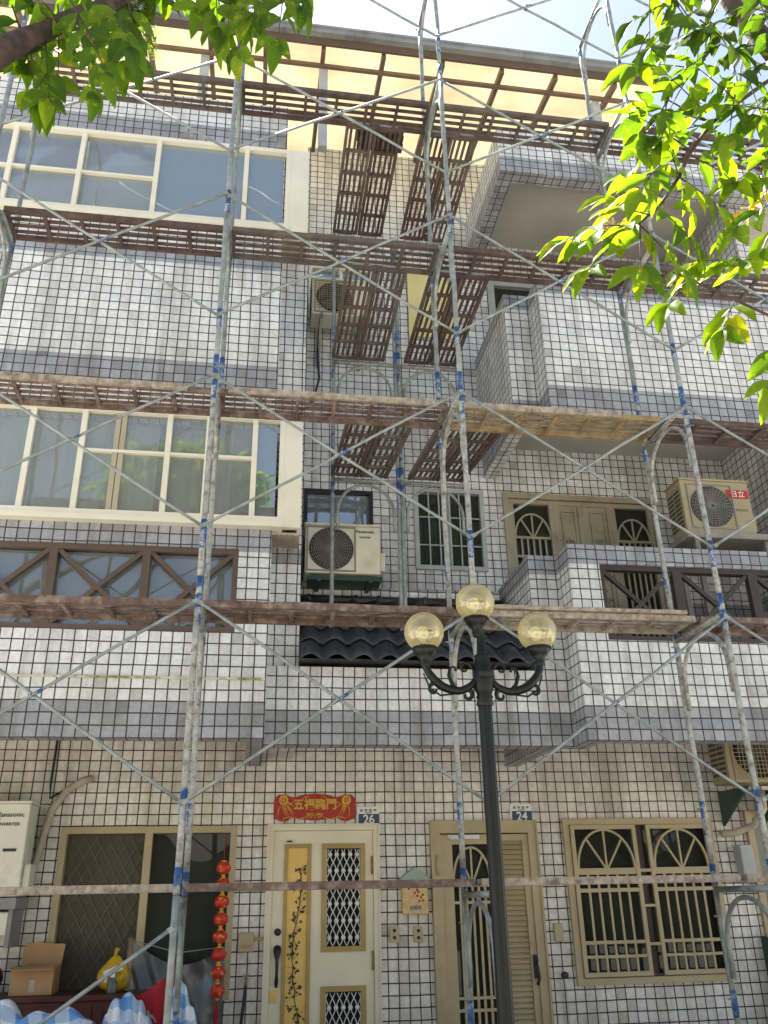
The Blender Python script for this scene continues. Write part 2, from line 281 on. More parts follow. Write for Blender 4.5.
# ------------------------------------------------------------------ mesh builder
class MB:
    def __init__(s): s.v = []; s.f = []; s.sm = []; s.uv = {}; s.mi = []; s.tint = []
    def add(s, vs, fs, smooth=False, mi=0):
        o = len(s.v); s.v += [Vector(v) for v in vs]
        for f in fs: s.f.append(tuple(i+o for i in f)); s.sm.append(smooth); s.mi.append(mi)
        return o
    def box(s, x0, x1, y0, y1, z0, z1):
        s.add([(x0,y0,z0),(x1,y0,z0),(x1,y1,z0),(x0,y1,z0),(x0,y0,z1),(x1,y0,z1),(x1,y1,z1),(x0,y1,z1)],
              [(0,3,2,1),(4,5,6,7),(0,1,5,4),(1,2,6,5),(2,3,7,6),(3,0,4,7)]); return s
    def bar(s, p, q, w, h, up=(0,0,1)):
        p, q = Vector(p), Vector(q); d = (q-p).normalized(); u = Vector(up)
        if abs(d.dot(u)) > .98: u = Vector((0,1,0))
        a = d.cross(u).normalized(); b = a.cross(d).normalized()
        vs = []
        for c in (p, q): vs += [c+a*(sx*w/2)+b*(sz*h/2) for sx, sz in ((-1,-1),(1,-1),(1,1),(-1,1))]
        s.add(vs, [(0,1,2,3),(7,6,5,4),(0,4,5,1),(1,5,6,2),(2,6,7,3),(3,7,4,0)]); return s
    def tube(s, pts, r, seg=8, caps=True):
        pts = [Vector(p) for p in pts]; n = len(pts)
        rs = r if isinstance(r, (list, tuple)) else [r]*n
        ref = None; rings = []
        for i, p in enumerate(pts):
            d = (pts[min(i+1,n-1)]-pts[max(i-1,0)]).normalized()
            if ref is None:
                ref = Vector((0,0,1)) if abs(d.z) < .9 else Vector((1,0,0))
            a = (ref-d*ref.dot(d)); 
            if a.length < 1e-5: a = d.orthogonal()
            a.normalize(); b = d.cross(a); ref = a
            rings.append([p+(a*math.cos(2*PI*k/seg)+b*math.sin(2*PI*k/seg))*rs[i] for k in range(seg)])
        o = len(s.v); s.v += [v for rg in rings for v in rg]
        for i in range(n-1):
            for k in range(seg):
                k2 = (k+1) % seg
                s.f.append((o+i*seg+k, o+i*seg+k2, o+(i+1)*seg+k2, o+(i+1)*seg+k)); s.sm.append(True); s.mi.append(0)
        if caps:
            s.f.append(tuple(o+k for k in reversed(range(seg)))); s.sm.append(False); s.mi.append(0)
            s.f.append(tuple(o+(n-1)*seg+k for k in range(seg))); s.sm.append(False); s.mi.append(0)
        return s
    def lathe(s, prof, c=(0,0,0), seg=20, axis=(0,0,1)):
        c = Vector(c); ax = Vector(axis).normalized(); a = ax.orthogonal().normalized(); b = ax.cross(a)
        o = len(s.v); n = len(prof)
        for (r, h) in prof: s.v += [c+ax*h+(a*math.cos(2*PI*k/seg)+b*math.sin(2*PI*k/seg))*max(r,1e-4) for k in range(seg)]
        for i in range(n-1):
            for k in range(seg):
                k2 = (k+1) % seg
                s.f.append((o+i*seg+k, o+i*seg+k2, o+(i+1)*seg+k2, o+(i+1)*seg+k)); s.sm.append(True); s.mi.append(0)
        return s
    def sphere(s, c, r, seg=20, rings=12, sq=1):
        return s.lathe([(r*math.sin(PI*i/rings), -r*math.cos(PI*i/rings)*sq) for i in range(rings+1)], c, seg)
    def prism(s, poly, y0, y1):
        """poly of (x,z), counter-clockwise seen from -Y, extruded y0 (front) .. y1 (back)"""
        n = len(poly)
        s.add([(x,y0,z) for x,z in poly]+[(x,y1,z) for x,z in poly],
              [tuple(range(n)), tuple(reversed(range(n,2*n)))]+[((i+1)%n, i, i+n, (i+1)%n+n) for i in range(n)]); return s
    def wall(s, x0, x1, z0, z1, y0, y1, holes=()):
        """a wall facing -Y with real rectangular openings"""
        xs = sorted({x0,x1,*[h[0] for h in holes],*[h[1] for h in holes]}); zs = sorted({z0,z1,*[h[2] for h in holes],*[h[3] for h in holes]})
        inh = lambda x, z: any(h[0] < x < h[1] and h[2] < z < h[3] for h in holes)
        solid = {}
        for i in range(len(xs)-1):
            for j in range(len(zs)-1): solid[i,j] = not inh((xs[i]+xs[i+1])/2, (zs[j]+zs[j+1])/2)
        for (i,j), ok in solid.items():
            if not ok: continue
            a,b,c,d = xs[i],xs[i+1],zs[j],zs[j+1]
            s.add([(a,y0,c),(b,y0,c),(b,y0,d),(a,y0,d)], [(0,1,2,3)])
            s.add([(a,y1,c),(b,y1,c),(b,y1,d),(a,y1,d)], [(3,2,1,0)])
            if not solid.get((i-1,j)): s.add([(a,y0,c),(a,y1,c),(a,y1,d),(a,y0,d)], [(3,2,1,0)])
            if not solid.get((i+1,j)): s.add([(b,y0,c),(b,y1,c),(b,y1,d),(b,y0,d)], [(0,1,2,3)])
            if not solid.get((i,j-1)): s.add([(a,y0,c),(b,y0,c),(b,y1,c),(a,y1,c)], [(3,2,1,0)])
            if not solid.get((i,j+1)): s.add([(a,y0,d),(b,y0,d),(b,y1,d),(a,y1,d)], [(0,1,2,3)])
        return s
    def frame(s, x0, x1, z0, z1, y0, y1, t, tb=None):
        """a rectangular frame of butted bars"""
        tb = tb or t
        s.box(x0, x0+t, y0, y1, z0, z1); s.box(x1-t, x1, y0, y1, z0, z1)
        s.box(x0+t, x1-t, y0, y1, z0, z0+tb); s.box(x0+t, x1-t, y0, y1, z1-t, z1); return s
    def build(s, name, mat, parent=None, bevel=0):
        me = bpy.data.meshes.new(name)
        off = world_loc(parent) if parent else Vector()
        me.from_pydata([v-off for v in s.v], [], s.f); 
        for p, sm, mi in zip(me.polygons, s.sm, s.mi): p.use_smooth = sm; p.material_index = mi
        for m_ in (mat if isinstance(mat, list) else [mat]): me.materials.append(M[m_] if isinstance(m_, str) else m_)
        o = bpy.data.objects.new(name, me); C.objects.link(o)
        if parent: o.parent = parent
        if bevel:
            b = o.modifiers.new('bevel', 'BEVEL'); b.width = bevel; b.segments = 2; b.limit_method = 'ANGLE'
        return o
def world_loc(o):
    v = Vector()
    while o: v = v+o.location; o = o.parent
    return v
def tag(o, label=None, cat=None, group=None, kind=None):
    if label: o['label'] = label
    if cat: o['category'] = cat
    if group: o['group'] = group
    if kind: o['kind'] = kind
    return o
def thing(name, label, cat, loc=(0,0,0), group=None):
    o = bpy.data.objects.new(name, None); C.objects.link(o); o.location = loc; o.empty_display_size = .1
    return tag(o, label, cat, group)
def dup(root, loc, label, rz=None):
    def cp(o, par):
        c = o.copy(); C.objects.link(c); c.parent = par
        for ch in o.children: cp(ch, c)
        return c
    kids = list(root.children)
    r = root.copy(); C.objects.link(r); r.location = loc; r['label'] = label
    if rz is not None: r.rotation_euler.z = rz
    for ch in kids: cp(ch, r)
    return r
FONT = {}
def text(name, body, mat, loc, size, parent, depth=.002, width=None, align='CENTER', rz=0, bold=0):
    cu = bpy.data.curves.new(name, 'FONT'); cu.body = body; cu.size = size; cu.align_x = align; cu.align_y = 'CENTER'; cu.extrude = depth; cu.offset = bold
    o = bpy.data.objects.new(name, cu); C.objects.link(o); cu.materials.append(M[mat])
    o.parent = parent; o.location = Vector(loc)-(world_loc(parent) if parent else Vector()); o.rotation_euler = (PI/2, 0, rz)
    bpy.context.view_layer.update()
    me = bpy.data.meshes.new_from_object(o.evaluated_get(bpy.context.evaluated_depsgraph_get())); me.name = name
    q = bpy.data.objects.new('tmp', me); C.objects.link(q); q.parent = parent; q.location = o.location; q.rotation_euler = o.rotation_euler
    if not me.materials: me.materials.append(M[mat])
    bpy.data.objects.remove(o); bpy.data.curves.remove(cu); q.name = name
    return q

# ------------------------------------------------------------------ setting: ground
m = MB(); m.add([(-400,-400,0),(400,-400,0),(400,400,0),(-400,400,0)], [(0,1,2,3)])
tag(m.build('ground', 'pale_street'), kind='structure')
m = MB(); m.box(-4.2, 12, 4.3, 8.9, .002, .12)
tag(m.build('pavement', 'paving'), kind='structure')

YF_ = 7.27     # bay face
YW = 8.9       # ground-floor wall and recess back wall
YR = 7.25      # right balcony face
PX = 1.6       # party line between the two houses

# ------------------------------------------------------------------ window helpers
def pane(parent, x0, x1, z0, z1, y, mat='glass', name='pane'):
    m = MB(); m.box(x0, x1, y, y+.006, z0, z1); return m.build(name, mat, parent)
def bars_v(m, xs, z0, z1, y, w=.02, d=.02):
    for x in xs: m.box(x-w/2, x+w/2, y, y+d, z0, z1)
def fan_grille(m, xc, z0, r, h, y, w=.022):
    """half-round top with three spokes, as on the old aluminium grilles"""
    pts = [(xc+r*math.cos(PI*k/18), y, z0+h*math.sin(PI*k/18)) for k in range(19)]
    for a, b in zip(pts, pts[1:]): m.bar(a, b, .02, w, up=(0,1,0))
    for ang in (50, 90, 130):
        m.bar((xc+.02*math.cos(rad(ang)), y+.001, z0), (xc+(r-.005)*math.cos(rad(ang)), y+.001, z0+(h-.005)*math.sin(rad(ang))), .018, w*.8, up=(0,1,0))
def curtain(parent, x0, x1, z0, z1, y, mat, amp=.02, per=.11, name='curtain'):
    m = MB(); n = max(4, int((x1-x0)/per*6)); vs = []
    for i in range(n+1):
        x = x0+(x1-x0)*i/n; yy = y+amp*math.sin(2*PI*(x-x0)/per+.8*math.sin(x*5))
        vs += [(x,yy,z0),(x,yy+.01*math.sin(x*9),z1)]
    m.add(vs, [(2*i,2*i+2,2*i+3,2*i+1) for i in range(n)], True); return m.build(name, mat, parent)

# ------------------------------------------------------------------ house number 26 (left)
H = thing('row_house', 'white tiled row house with enclosed white bay windows and cream door number 26', 'house', (-1.3, YW, 0))
m = MB(); m.wall(-4.2, PX, 0, 3.05, YW, YW+.18, [(-1.72,-.09,.62,2.09),(.2,1.29,-.01,2.1)])
# stub of a beam that hangs below the storey and an old cement cover beside it
m.box(.12, .42, 8.2, YW-.002, 2.72, 3.05); m.box(-.1, .02, 8.3, YW-.002, 2.86, 3.05)
m.build('ground_wall', 'tile_ground', H)
m = MB()
m.wall(-4.2, .11, 2.65, 9.92, YF_, YF_+.15, [(-3.9,-.18,3.55,4.33),(-4.0,-.02,4.62,5.64),(-4.0,-.02,8.08,9.14)])
m.box(-.04, .109, YF_+.152, YW-.002, 2.652, 9.9)      # return of the bay
m.build('bay_wall', 'tile_bay', H)
m = MB(); m.box(.111, .40, 7.66, YW-.002, 3.342, 9.6)          # pier beside the bay
m.build('pier', 'tile_recess', H)
m = MB(); m.wall(.43, PX, 3.05, 11.1, YW, YW+.15, [(.48,1.28,4.62,5.75),(.48,1.3,8.15,9.0)])
m.build('recess_wall', 'tile_recess', H)
for b_ in ((-4.2, -.042, YF_+.152, YW-.01, 3.06, 3.2), (-4.2, -.042, YF_+.152, YW-.01, 6.2, 6.32), (.402, PX, 7.742, YW-.004, 3.06, 3.2)):
    m = MB(); m.box(*b_); m.build('floor_slab', 'plaster', H)
m = MB(); m.box(-4.2, -.042, YF_+.152, 13, 9.22, 9.34); m.box(-4.2, -4.05, YF_+.16, 13, .01, 9.2); m.box(-4.2, PX, 13.0, 13.15, 0, 11); m.box(.0, PX, YW+.16, 12.98, 10.95, 11.08); m.box(-.04, .1, YW+.16, 12.98, 9.36, 10.94)
m.build('roof', 'concrete', H)
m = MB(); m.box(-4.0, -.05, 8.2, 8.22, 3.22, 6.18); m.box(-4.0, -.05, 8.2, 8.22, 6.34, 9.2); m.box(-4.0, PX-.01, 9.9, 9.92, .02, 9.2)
m.build('dark_room_backing', 'darkinside', H)  # near-black sheets: the shade inside the rooms put into colour
m = MB(); m.box(.111, PX, 7.58, 7.74, 2.65, 3.34); m.build('fascia', 'tile_bay', H)
m = MB(); m.box(-4.2, .1, YF_-.022, YF_-.001, 3.135, 3.152); m.build('ledge', 'mossy', H)
m = MB(); m.box(-4.2, .11, YF_-.012, YF_-.001, 9.17, 9.215)
for x in (-1.0, .02): m.box(x-.05, x+.06, YF_-.05, YF_-.001, 9.22, 9.32)
m.build('cement_cover', 'stain', H)
# balustrade of brown cross bars, glazed in
w = MB(); w.frame(-3.9, -.18, 3.55, 4.33, YF_+.02, YF_+.08, .05)
for k in range(4):
    x1 = -.23-k*.79; x0 = x1-.72
    if k: w.box(x1, x1+.07, YF_+.02, YF_+.08, 3.6, 4.28)
    w.bar((x0, YF_+.05, 3.6), (x1, YF_+.05, 4.28), .04, .045, up=(0,1,0)); w.bar((x0, YF_+.052, 4.28), (x1, YF_+.052, 3.6), .04, .045, up=(0,1,0))
bw = w.build('balustrade_window', 'brown', H)
for k in range(4):
    x1 = -.23-k*.79; pane(bw, x1-.72 if k < 3 else -3.85, x1, 3.6, 4.28, YF_+.1, 'glassgrey')
curtain(bw, -3.8, -.2, 3.57, 4.31, YF_+.3, 'curtain', .03, .3)
# white sliding windows that wrap past the corner of the bay
def bay_window(z0, z1, mull, transoms, blue_from, ztr, panel_x, beige=None):
    y = 7.2
    w = MB(); w.frame(-4.0, panel_x, z0, z1, y, y+.12, .05)
    w.box(-4.0, panel_x, y-.02, y+.12, z0-.055, z0-.002)
    for x in mull: w.box(x-.025, x+.025, y+.015, y+.1, z0+.05, z1-.05)
    fr = w.build('window', 'cream', H)
    w = MB(); w.box(panel_x+.001, .365, y, y+.06, z0-.05, z1); w.box(.335, .365, y+.062, 7.655, z0-.05, z1); w.box(panel_x+.001, .365, y+.03, 7.655, z1+.002, z1+.03)
    w.build('side_panel', 'cream', fr)
    w = MB(); w.box(.112, .365, y+.121, 7.655, z0-.075, z0-.052)
    for k in range(5): w.box(.12+k*.05, .135+k*.05, y+.121, 7.655, z0-.083, z0-.0752)
    w.build('soffit_panel', 'pipe', fr)
    w = MB()
    for a, b in transoms: w.box(a, b, y+.02, y+.09, ztr-.014, ztr+.014)
    if transoms: w.build('transom', 'cream', fr)
    xs = [-3.95]+[x for x in mull]+[panel_x-.05]
    for a, b in zip(xs, xs[1:]):
        pane(fr, a+.026, b-.026, z0+.051, z1-.051, y+.06, 'glassblue' if a >= blue_from else 'glass')
    if beige:
        w = MB()
        for bx in beige: w.box(bx-.05, bx-.004, y+.03, y+.055, z0+.051, ztr-.015); w.box(bx+.004, bx+.05, y+.03, y+.055, z0+.051, ztr-.015); w.box(bx-.05, bx-.004, y+.03, y+.055, ztr+.015, z1-.051); w.box(bx+.004, bx+.05, y+.03, y+.055, ztr+.015, z1-.051)
        w.build('inner_sash', 'curtainbeige', fr)
    return fr
f2 = bay_window(4.58, 5.69, [-3.3,-2.72,-2.12,-1.66,-.885,-.52,-.085], [(-1.635,-.91),(-.86,-.545),(-.495,-.11)], -.1, 5.235, .2, [-1.33])
curtain(f2, -3.9, -1.0, 4.6, 5.66, 7.45, 'curtain', .02, .16); curtain(f2, -.95, -.3, 4.6, 5.66, 7.52, 'curtainbeige', .03, .13)
f3 = bay_window(8.05, 9.18, [-3.5,-2.8,-2.09,-1.29,-.33], [(-3.475,-2.825),(-2.775,-2.115),(-2.065,-1.315)], -1.3, 8.59, .16)
curtain(f3, -3.9, -1.35, 8.1, 9.13, 7.45, 'curtain', .014, .2); curtain(f3, -.62, -.3, 8.1, 9.13, 7.5, 'curtainbeige', .03, .12)
# recess windows of 26
w = MB(); w.frame(.48, 1.28, 4.62, 5.75, YW-.02, YW+.08, .045); w.box(.8, .84, YW, YW+.06, 4.66, 5.7)
f = w.build('recess_window', 'black', H); pane(f, .525, .8, 4.66, 5.7, YW+.04, 'glassblue'); pane(f, .84, 1.235, 4.66, 5.7, YW+.02, 'glassblue')
w = MB(); w.frame(.48, 1.3, 8.15, 9.0, YW-.02, YW+.08, .045); w.box(.88, .92, YW, YW+.06, 8.19, 8.95)
f = w.build('recess_window', 'cream', H); pane(f, .525, .88, 8.2, 8.95, YW+.04, 'glassblue'); pane(f, .92, 1.255, 8.2, 8.95, YW+.02, 'glassblue')

def awning(parent, x0, x1, ends):
    """glazed pantiles in overlapping courses on a steep little roof over the ground floor"""
    A = Vector((0, 7.44, 3.38)); B = Vector((0, 8.32, 4.2)); d = (B-A); L = d.length; d.normalize(); n = Vector((0, -d.z, d.y))
    m = MB(); nc = 4; per = .235
    def wave(x):
        t = ((x-.42)/per) % 1
        return .042*math.sin(PI*min(1, t/.62)) if t < .62 else -.026*math.sin(PI*(t-.62)/.38)
    nx = int((x1-x0)/.02)
    for k in range(nc):
        s0 = L*k/nc-.035; s1 = L*(k+1)/nc+.01
        vs = []
        for i in range(nx+1):
            x = x0+(x1-x0)*i/nx; h = wave(x)
            sag = .016*math.sin(PI*((((x-.42)/per) % 1)))
            p0 = A+d*(s0-sag)+n*(.05+h); p1 = A+d*s1+n*(.012+h*.9)
            vs += [(x, *(p0-n*.022).yz), (x, *p0.yz), (x, *p1.yz)]
        m.add(vs, [q for i in range(nx) for q in ((3*i,3*i+3,3*i+4,3*i+1),(3*i+1,3*i+4,3*i+5,3*i+2))], True)
    o = m.build('pantile_awning', 'roof_tile', parent)
    m = MB(); m.add([(x0,*A.yz),(x1,*A.yz),(x1,*B.yz),(x0,*B.yz),(x0,7.742,3.345),(x1,7.742,3.345),(x1,8.44,4.2),(x0,8.44,4.2)], [(0,1,2,3),(7,6,5,4),(0,4,5,1),(1,5,6,2),(2,6,7,3),(3,7,4,0)])
    m.build('awning_bed', 'black', o)
    m = MB(); m.tube([(x0+.001, 8.3, 4.215), (x1-.001, 8.3, 4.215)], .05, 10); 
    for i in range(int((x1-x0)/.24)): m.lathe([(.054,0),(.062,.02),(.054,.04)], (x0+.1+i*.24, 8.3, 4.215), 10, (1,0,0))
    m.build('ridge_tiles', 'roof_tile', o)
    return o
awning(H, .402, PX-.001, 0)
m = MB(); m.box(.401, PX, 8.36, YW-.002, 4.26, 4.38); m.build('ledge', 'tile_recess', H)

# ground-floor window of 26 with a diamond lattice behind the fly screen
mx = at(148, 850, YW).x
w = MB(); w.frame(-1.72, -.09, .62, 2.09, YW-.03, YW+.1, .06); w.box(mx-.035, mx+.035, YW-.025, YW+.09, .68, 2.03)
f = w.build('window', 'tan', H)
pane(f, -1.66, mx-.035, .68, 2.03, YW+.07, 'insect', 'fly_screen'); pane(f, mx+.035, -.15, .68, 2.03, YW+.05, 'glassdark')
w = MB(); step = .105
x0, x1, z0, z1 = -1.66, mx-.036, .68, 2.03
for k in range(-14, 30):
    for sg in (1, -1):
        # line x = xs + sg*t*.62, z = z0 + t
        xs = x0+k*step; t0, t1 = 0, z1-z0
        xa = lambda t: xs+sg*t*.6
        ts = [t for t in [i*.01 for i in range(int((z1-z0)/.01)+1)] if x0 <= xa(t) <= x1]
        if len(ts) > 3: w.bar((xa(ts[0]), YW+.055+.003*sg, z0+ts[0]), (xa(ts[-1]), YW+.055+.003*sg, z0+ts[-1]), .009, .006, up=(0,1,0))
w.build('lattice', simple('olive_lattice', '#625b47', .6), f)
w = MB(); w.box(-1.66, -.15, YW+.2, YW+.21, .68, 2.03); w.build('screen', 'insect', f)
w = MB(); w.box(mx-.2, mx-.17, YW+.12, YW+.14, .68, 2.03); w.box(mx+.05, -.16, YW+.12, YW+.14, 1.45, 1.47); w.build('inner_rail', 'darkbrown', f)

# door of 26
D = MB(); D.box(.2, .26, YW-.05, YW+.1, 0, 2.04); D.box(1.23, 1.29, YW-.05, YW+.1, 0, 2.04); D.box(.2, 1.29, YW-.05, YW+.1, 2.041, 2.1)
D.box(.2, .215, YW-.07, YW-.051, 0, 2.1); D.box(1.275, 1.29, YW-.07, YW-.051, 0, 2.1); D.box(.216, 1.274, YW-.07, YW-.051, 2.085, 2.1)
df = D.build('door_frame', 'doorcream', H)
D = MB(); gx0, gx1 = .37, .63; lx0, lx1 = .73, 1.15
D.wall(.262, 1.228, .01, 2.038, YW-.02, YW+.04, [(gx0,gx1,.12,1.92),(lx0,lx1,.98,1.92),(lx0,lx1,.12,.7)])
door = D.build('door', 'doorcream', H, .004)
D = MB(); D.frame(gx0, gx1, .12, 1.92, YW-.034, YW+.01, .035)
for z0, z1 in ((.98,1.92),(.12,.7)): D.frame(lx0, lx1, z0, z1, YW-.034, YW+.01, .045)
D.build('panel_trim', 'goldtrim', door)
D = MB(); D.box(gx0+.036, gx1-.036, YW-.012, YW, .156, 1.884); D.build('gold_panel', 'gold', door)
D = MB(); rb = random.Random(3)
z = .2; x = (gx0+gx1)/2; pts = []
while z < 1.72:
    pts.append((x, YW-.016, z)); z += .06; x = (gx0+gx1)/2+.035*math.sin(z*5)+rb.uniform(-.008,.008)
D.tube(pts, .004, 5)
for (px_, y_, pz_) in pts:
    for q in range(4):
        a = rb.uniform(0, 2*PI); L = rb.uniform(.03, .065); px2 = px_+math.cos(a)*L; pz2 = pz_+math.sin(a)*L*.9
        if not gx0+.045 < px2 < gx1-.045: continue
        D.bar((px_, y_-.001, pz_), (px2, y_-.001, pz2), .003, .003)
        for r in range(3):
            b = a+rb.uniform(-1,1); l2 = rb.uniform(.018,.032); e = Vector((px2+math.cos(b)*l2, y_-.002-.0006*r, pz2+math.sin(b)*l2)); nn = Vector((-math.sin(b),0,math.cos(b)))*l2*.28; mdl = (Vector((px2,y_-.002-.0006*r,pz2))+e)/2
            if gx0+.04 < e.x < gx1-.04: D.add([(px2,y_-.002-.0006*r,pz2), tuple(mdl-nn), tuple(e), tuple(mdl+nn)], [(0,1,2,3)])
D.build('plum_blossom_relief', 'black', door)
D = MB()
for z0, z1 in ((.98,1.92),(.12,.7)):
    a, b, c, d_ = lx0+.046, lx1-.046, z0+.046, z1-.046; n = 5; wv = (b-a)/n
    for k in range(n+1):
        for ph in (0, PI):
            pts = []
            for i in range(int((d_-c)/.012)+1):
                z = c+i*.012; x = a+k*wv+wv*.42*math.sin(2*PI*(z-c)/.29+ph)
                pts.append((min(max(x, a+.003), b-.003), YW-.012+(.004 if ph else 0), z))
            D.tube(pts, .0045, 5)
    for k in range(n):
        for i in range(int((d_-c)/.145)+1):
            z = c+.07+i*.145
            if z < d_-.03: D.sphere((a+(k+.5)*wv, YW-.014, z), .022, 8, 6)
D.build('lattice', 'white', door)
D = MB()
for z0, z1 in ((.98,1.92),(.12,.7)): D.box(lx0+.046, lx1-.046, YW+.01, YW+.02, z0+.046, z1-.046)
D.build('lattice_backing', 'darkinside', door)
D = MB(); hx = at(277, 950, YW).x
D.lathe([(0,0),(.03,0),(.032,.012),(.022,.016),(0,.018)], (hx, YW-.02, at(278,932,YW).z), 14, (0,-1,0))
ht, hb = at(277,948,YW).z, at(277,987,YW).z
D.tube([(hx,YW-.03,ht),(hx,YW-.05,ht-.03),(hx,YW-.075,ht-.1),(hx,YW-.075,(ht+hb)/2-.05),(hx,YW-.05,hb+.04),(hx,YW-.03,hb)], [.03,.034,.016,.012,.018,.012], 8)
D.lathe([(0,0),(.036,0),(.036,.008),(0,.01)], (hx, YW-.02, ht-.01), 12, (0,-1,0))
D.build('handle', 'black', door)
D = MB(); hx2 = at(273, 995, YW); D.box(hx2.x-.035, hx2.x+.035, YW-.03, YW-.021, hx2.z-.06, hx2.z+.04); D.build('lock_plate', 'gold', door)
D = MB()
for z in (1.72, .9, .25): D.tube([(1.215, YW-.035, z-.08), (1.215, YW-.035, z+.08)], .011, 8)
D.build('hinge', 'goldtrim', door)
D = MB(); D.box(.262, .44, YW-.024, YW-.0215, 1.94, 1.95) if False else D.box(.39, .44, YW-.05, YW-.035, 1.935, 1.95); D.build('door_clip', 'black', door)
D = MB(); pp = at(275, 908, YW)
for k in range(3): D.frame(pp.x-.025, pp.x+.03, pp.z-.06+k*.045, pp.z-.06+k*.045+.035, YW-.024, YW-.0205, .006)
D.build('peeled_sticker', 'cream', door)

# ------------------------------------------------------------------ house number 24 (right)
G = thing('row_house', 'white tiled row house with open stepped balconies and tan grille door number 24', 'house', (3.6, YW, 0))
XI, XS = 2.63, 2.92       # balcony side wall, step of the parapet
XE = 7.6
m = MB(); m.wall(PX, XE, 0, 3.05, YW, YW+.18, [(1.8,2.9,-.01,2.12),(3.18,4.8,.63,2.13),(5.2,6.1,1.0,2.2)])
m.build('ground_wall', 'tile_ground', G)
m = MB()
# recess wall, then the balcony back walls with their openings
m.wall(PX, XE, 3.05, 11.1, YW, YW+.15, [(1.76,2.6,4.8,5.82),(1.8,2.45,8.0,8.98),(2.84,4.78,3.2,5.82),(2.87,4.4,6.8,9.0)])
m.build('back_wall', 'tile_recess', G)
m = MB(); m.box(PX, XI-.001, 7.58, 7.74, 2.65, 3.34); m.build('fascia', 'tile_bay', G)
m = MB(); m.box(PX, 2.55, 8.36, YW-.002, 4.26, 4.38); m.build('ledge', 'tile_recess', G)
awning(G, PX+.001, 2.55, 1)
def balcony(zb, zt, holes):
    m = MB()
    m.wall(XS+.0, XE, zb, zt, YR, YR+.15, holes)
    m.box(XS, XS+.15, YR+.151, 7.73, zb, zt)              # the step
    m.box(XI, XS-.001, 7.58, 7.73, zb, zt)                # set-back face
    m.box(XI, XI+.15, 7.731, YW-.002, zb, zt)             # side wall
    return m.build('balcony_parapet', 'tile_bay', G)
balcony(2.65, 4.5, [(3.22, 7.3, 3.56, 4.31)]); balcony(6.0, 7.7, [])
m = MB(); m.wall(XI, XE, 9.27, 9.95, YR, YR+.18); m.box(XI, XI+.18, YR+.181, YW-.002, 9.27, 9.95); m.build('roof_parapet', 'tile_bay', G)
def slab(*b_): m = MB(); m.box(*b_); return m
for z in (3.05, 6.42):
    m = slab(XI+.152, XE, 7.735, YW-.004, z, z+.15); m.box(XS+.152, XE, YR+.152, 7.734, z, z+.15); m.build('floor_slab', 'plaster', G)
slab(XI+.182, XE, YR+.182, YW-.004, 9.6, 9.75).build('floor_slab', 'plaster', G); slab(PX, XI-.001, 7.742, YW-.004, 3.06, 3.2).build('floor_slab', 'plaster', G)
m = MB(); m.box(5.78, 5.95, YR+.4, YW-.002, 3.21, 6.41); m.box(5.78, 5.95, YR+.4, YW-.002, 6.58, 9.59); m.build('party_wall', 'tile_recess', G)
m = MB(); m.box(XI, XE, YW+.16, 13, 9.4, 9.55); m.box(XE-.15, XE, YW+.19, 13, .01, 9.39); m.box(PX, XE, 13.0, 13.15, 0, 11); m.box(PX, 2.75, YW+.16, 12.98, 10.95, 11.08); m.box(2.6, 2.75, YW+.16, 12.98, 9.56, 10.94)
m.build('roof', 'concrete', G)
m = MB(); m.box(PX, XE-.2, 9.9, 9.92, .02, 9.2); m.build('dark_room_backing', 'darkinside', G)  # black sheet painted as the darkness behind the openings
# open balustrade of the first-floor parapet
w = MB(); w.frame(3.22, 7.3, 3.56, 4.31, YR+.03, YR+.1, .05); x = 3.27
while x < 7.2:
    x1 = x+.7
    w.bar((x, YR+.065, 3.61), (x1, YR+.065, 4.26), .04, .04, up=(0,1,0)); w.bar((x, YR+.067, 4.26), (x1, YR+.067, 3.61), .04, .04, up=(0,1,0))
    if x1 < 7: w.box(x1, x1+.09, YR+.03, YR+.1, 3.61, 4.26)
    x = x1+.09
w.build('balustrade', 'darkbrown', G)
# barred recess window
w = MB(); w.frame(1.76, 2.6, 4.8, 5.82, YW-.04, YW+.08, .05); w.box(2.16, 2.2, YW, YW+.06, 4.85, 5.77)
f = w.build('recess_window', 'greypost', G); pane(f, 1.81, 2.16, 4.85, 5.77, YW+.04, 'glassdark'); pane(f, 2.2, 2.55, 4.85, 5.77, YW+.03, 'glassdark')
w = MB(); bars_v(w, [1.81+.123*k for k in range(1, 6)], 4.85, 5.77, YW-.03, .014, .014)
for z in (5.1, 5.45): w.box(1.81, 2.55, YW-.014, YW-.004, z, z+.014)
w.build('security_bars', 'greypost', f)
w = MB(); w.box(1.78, 2.47, YW-.03, YW-.005, 7.98, 9.0); w.build('window_board', 'yellowboard', G)
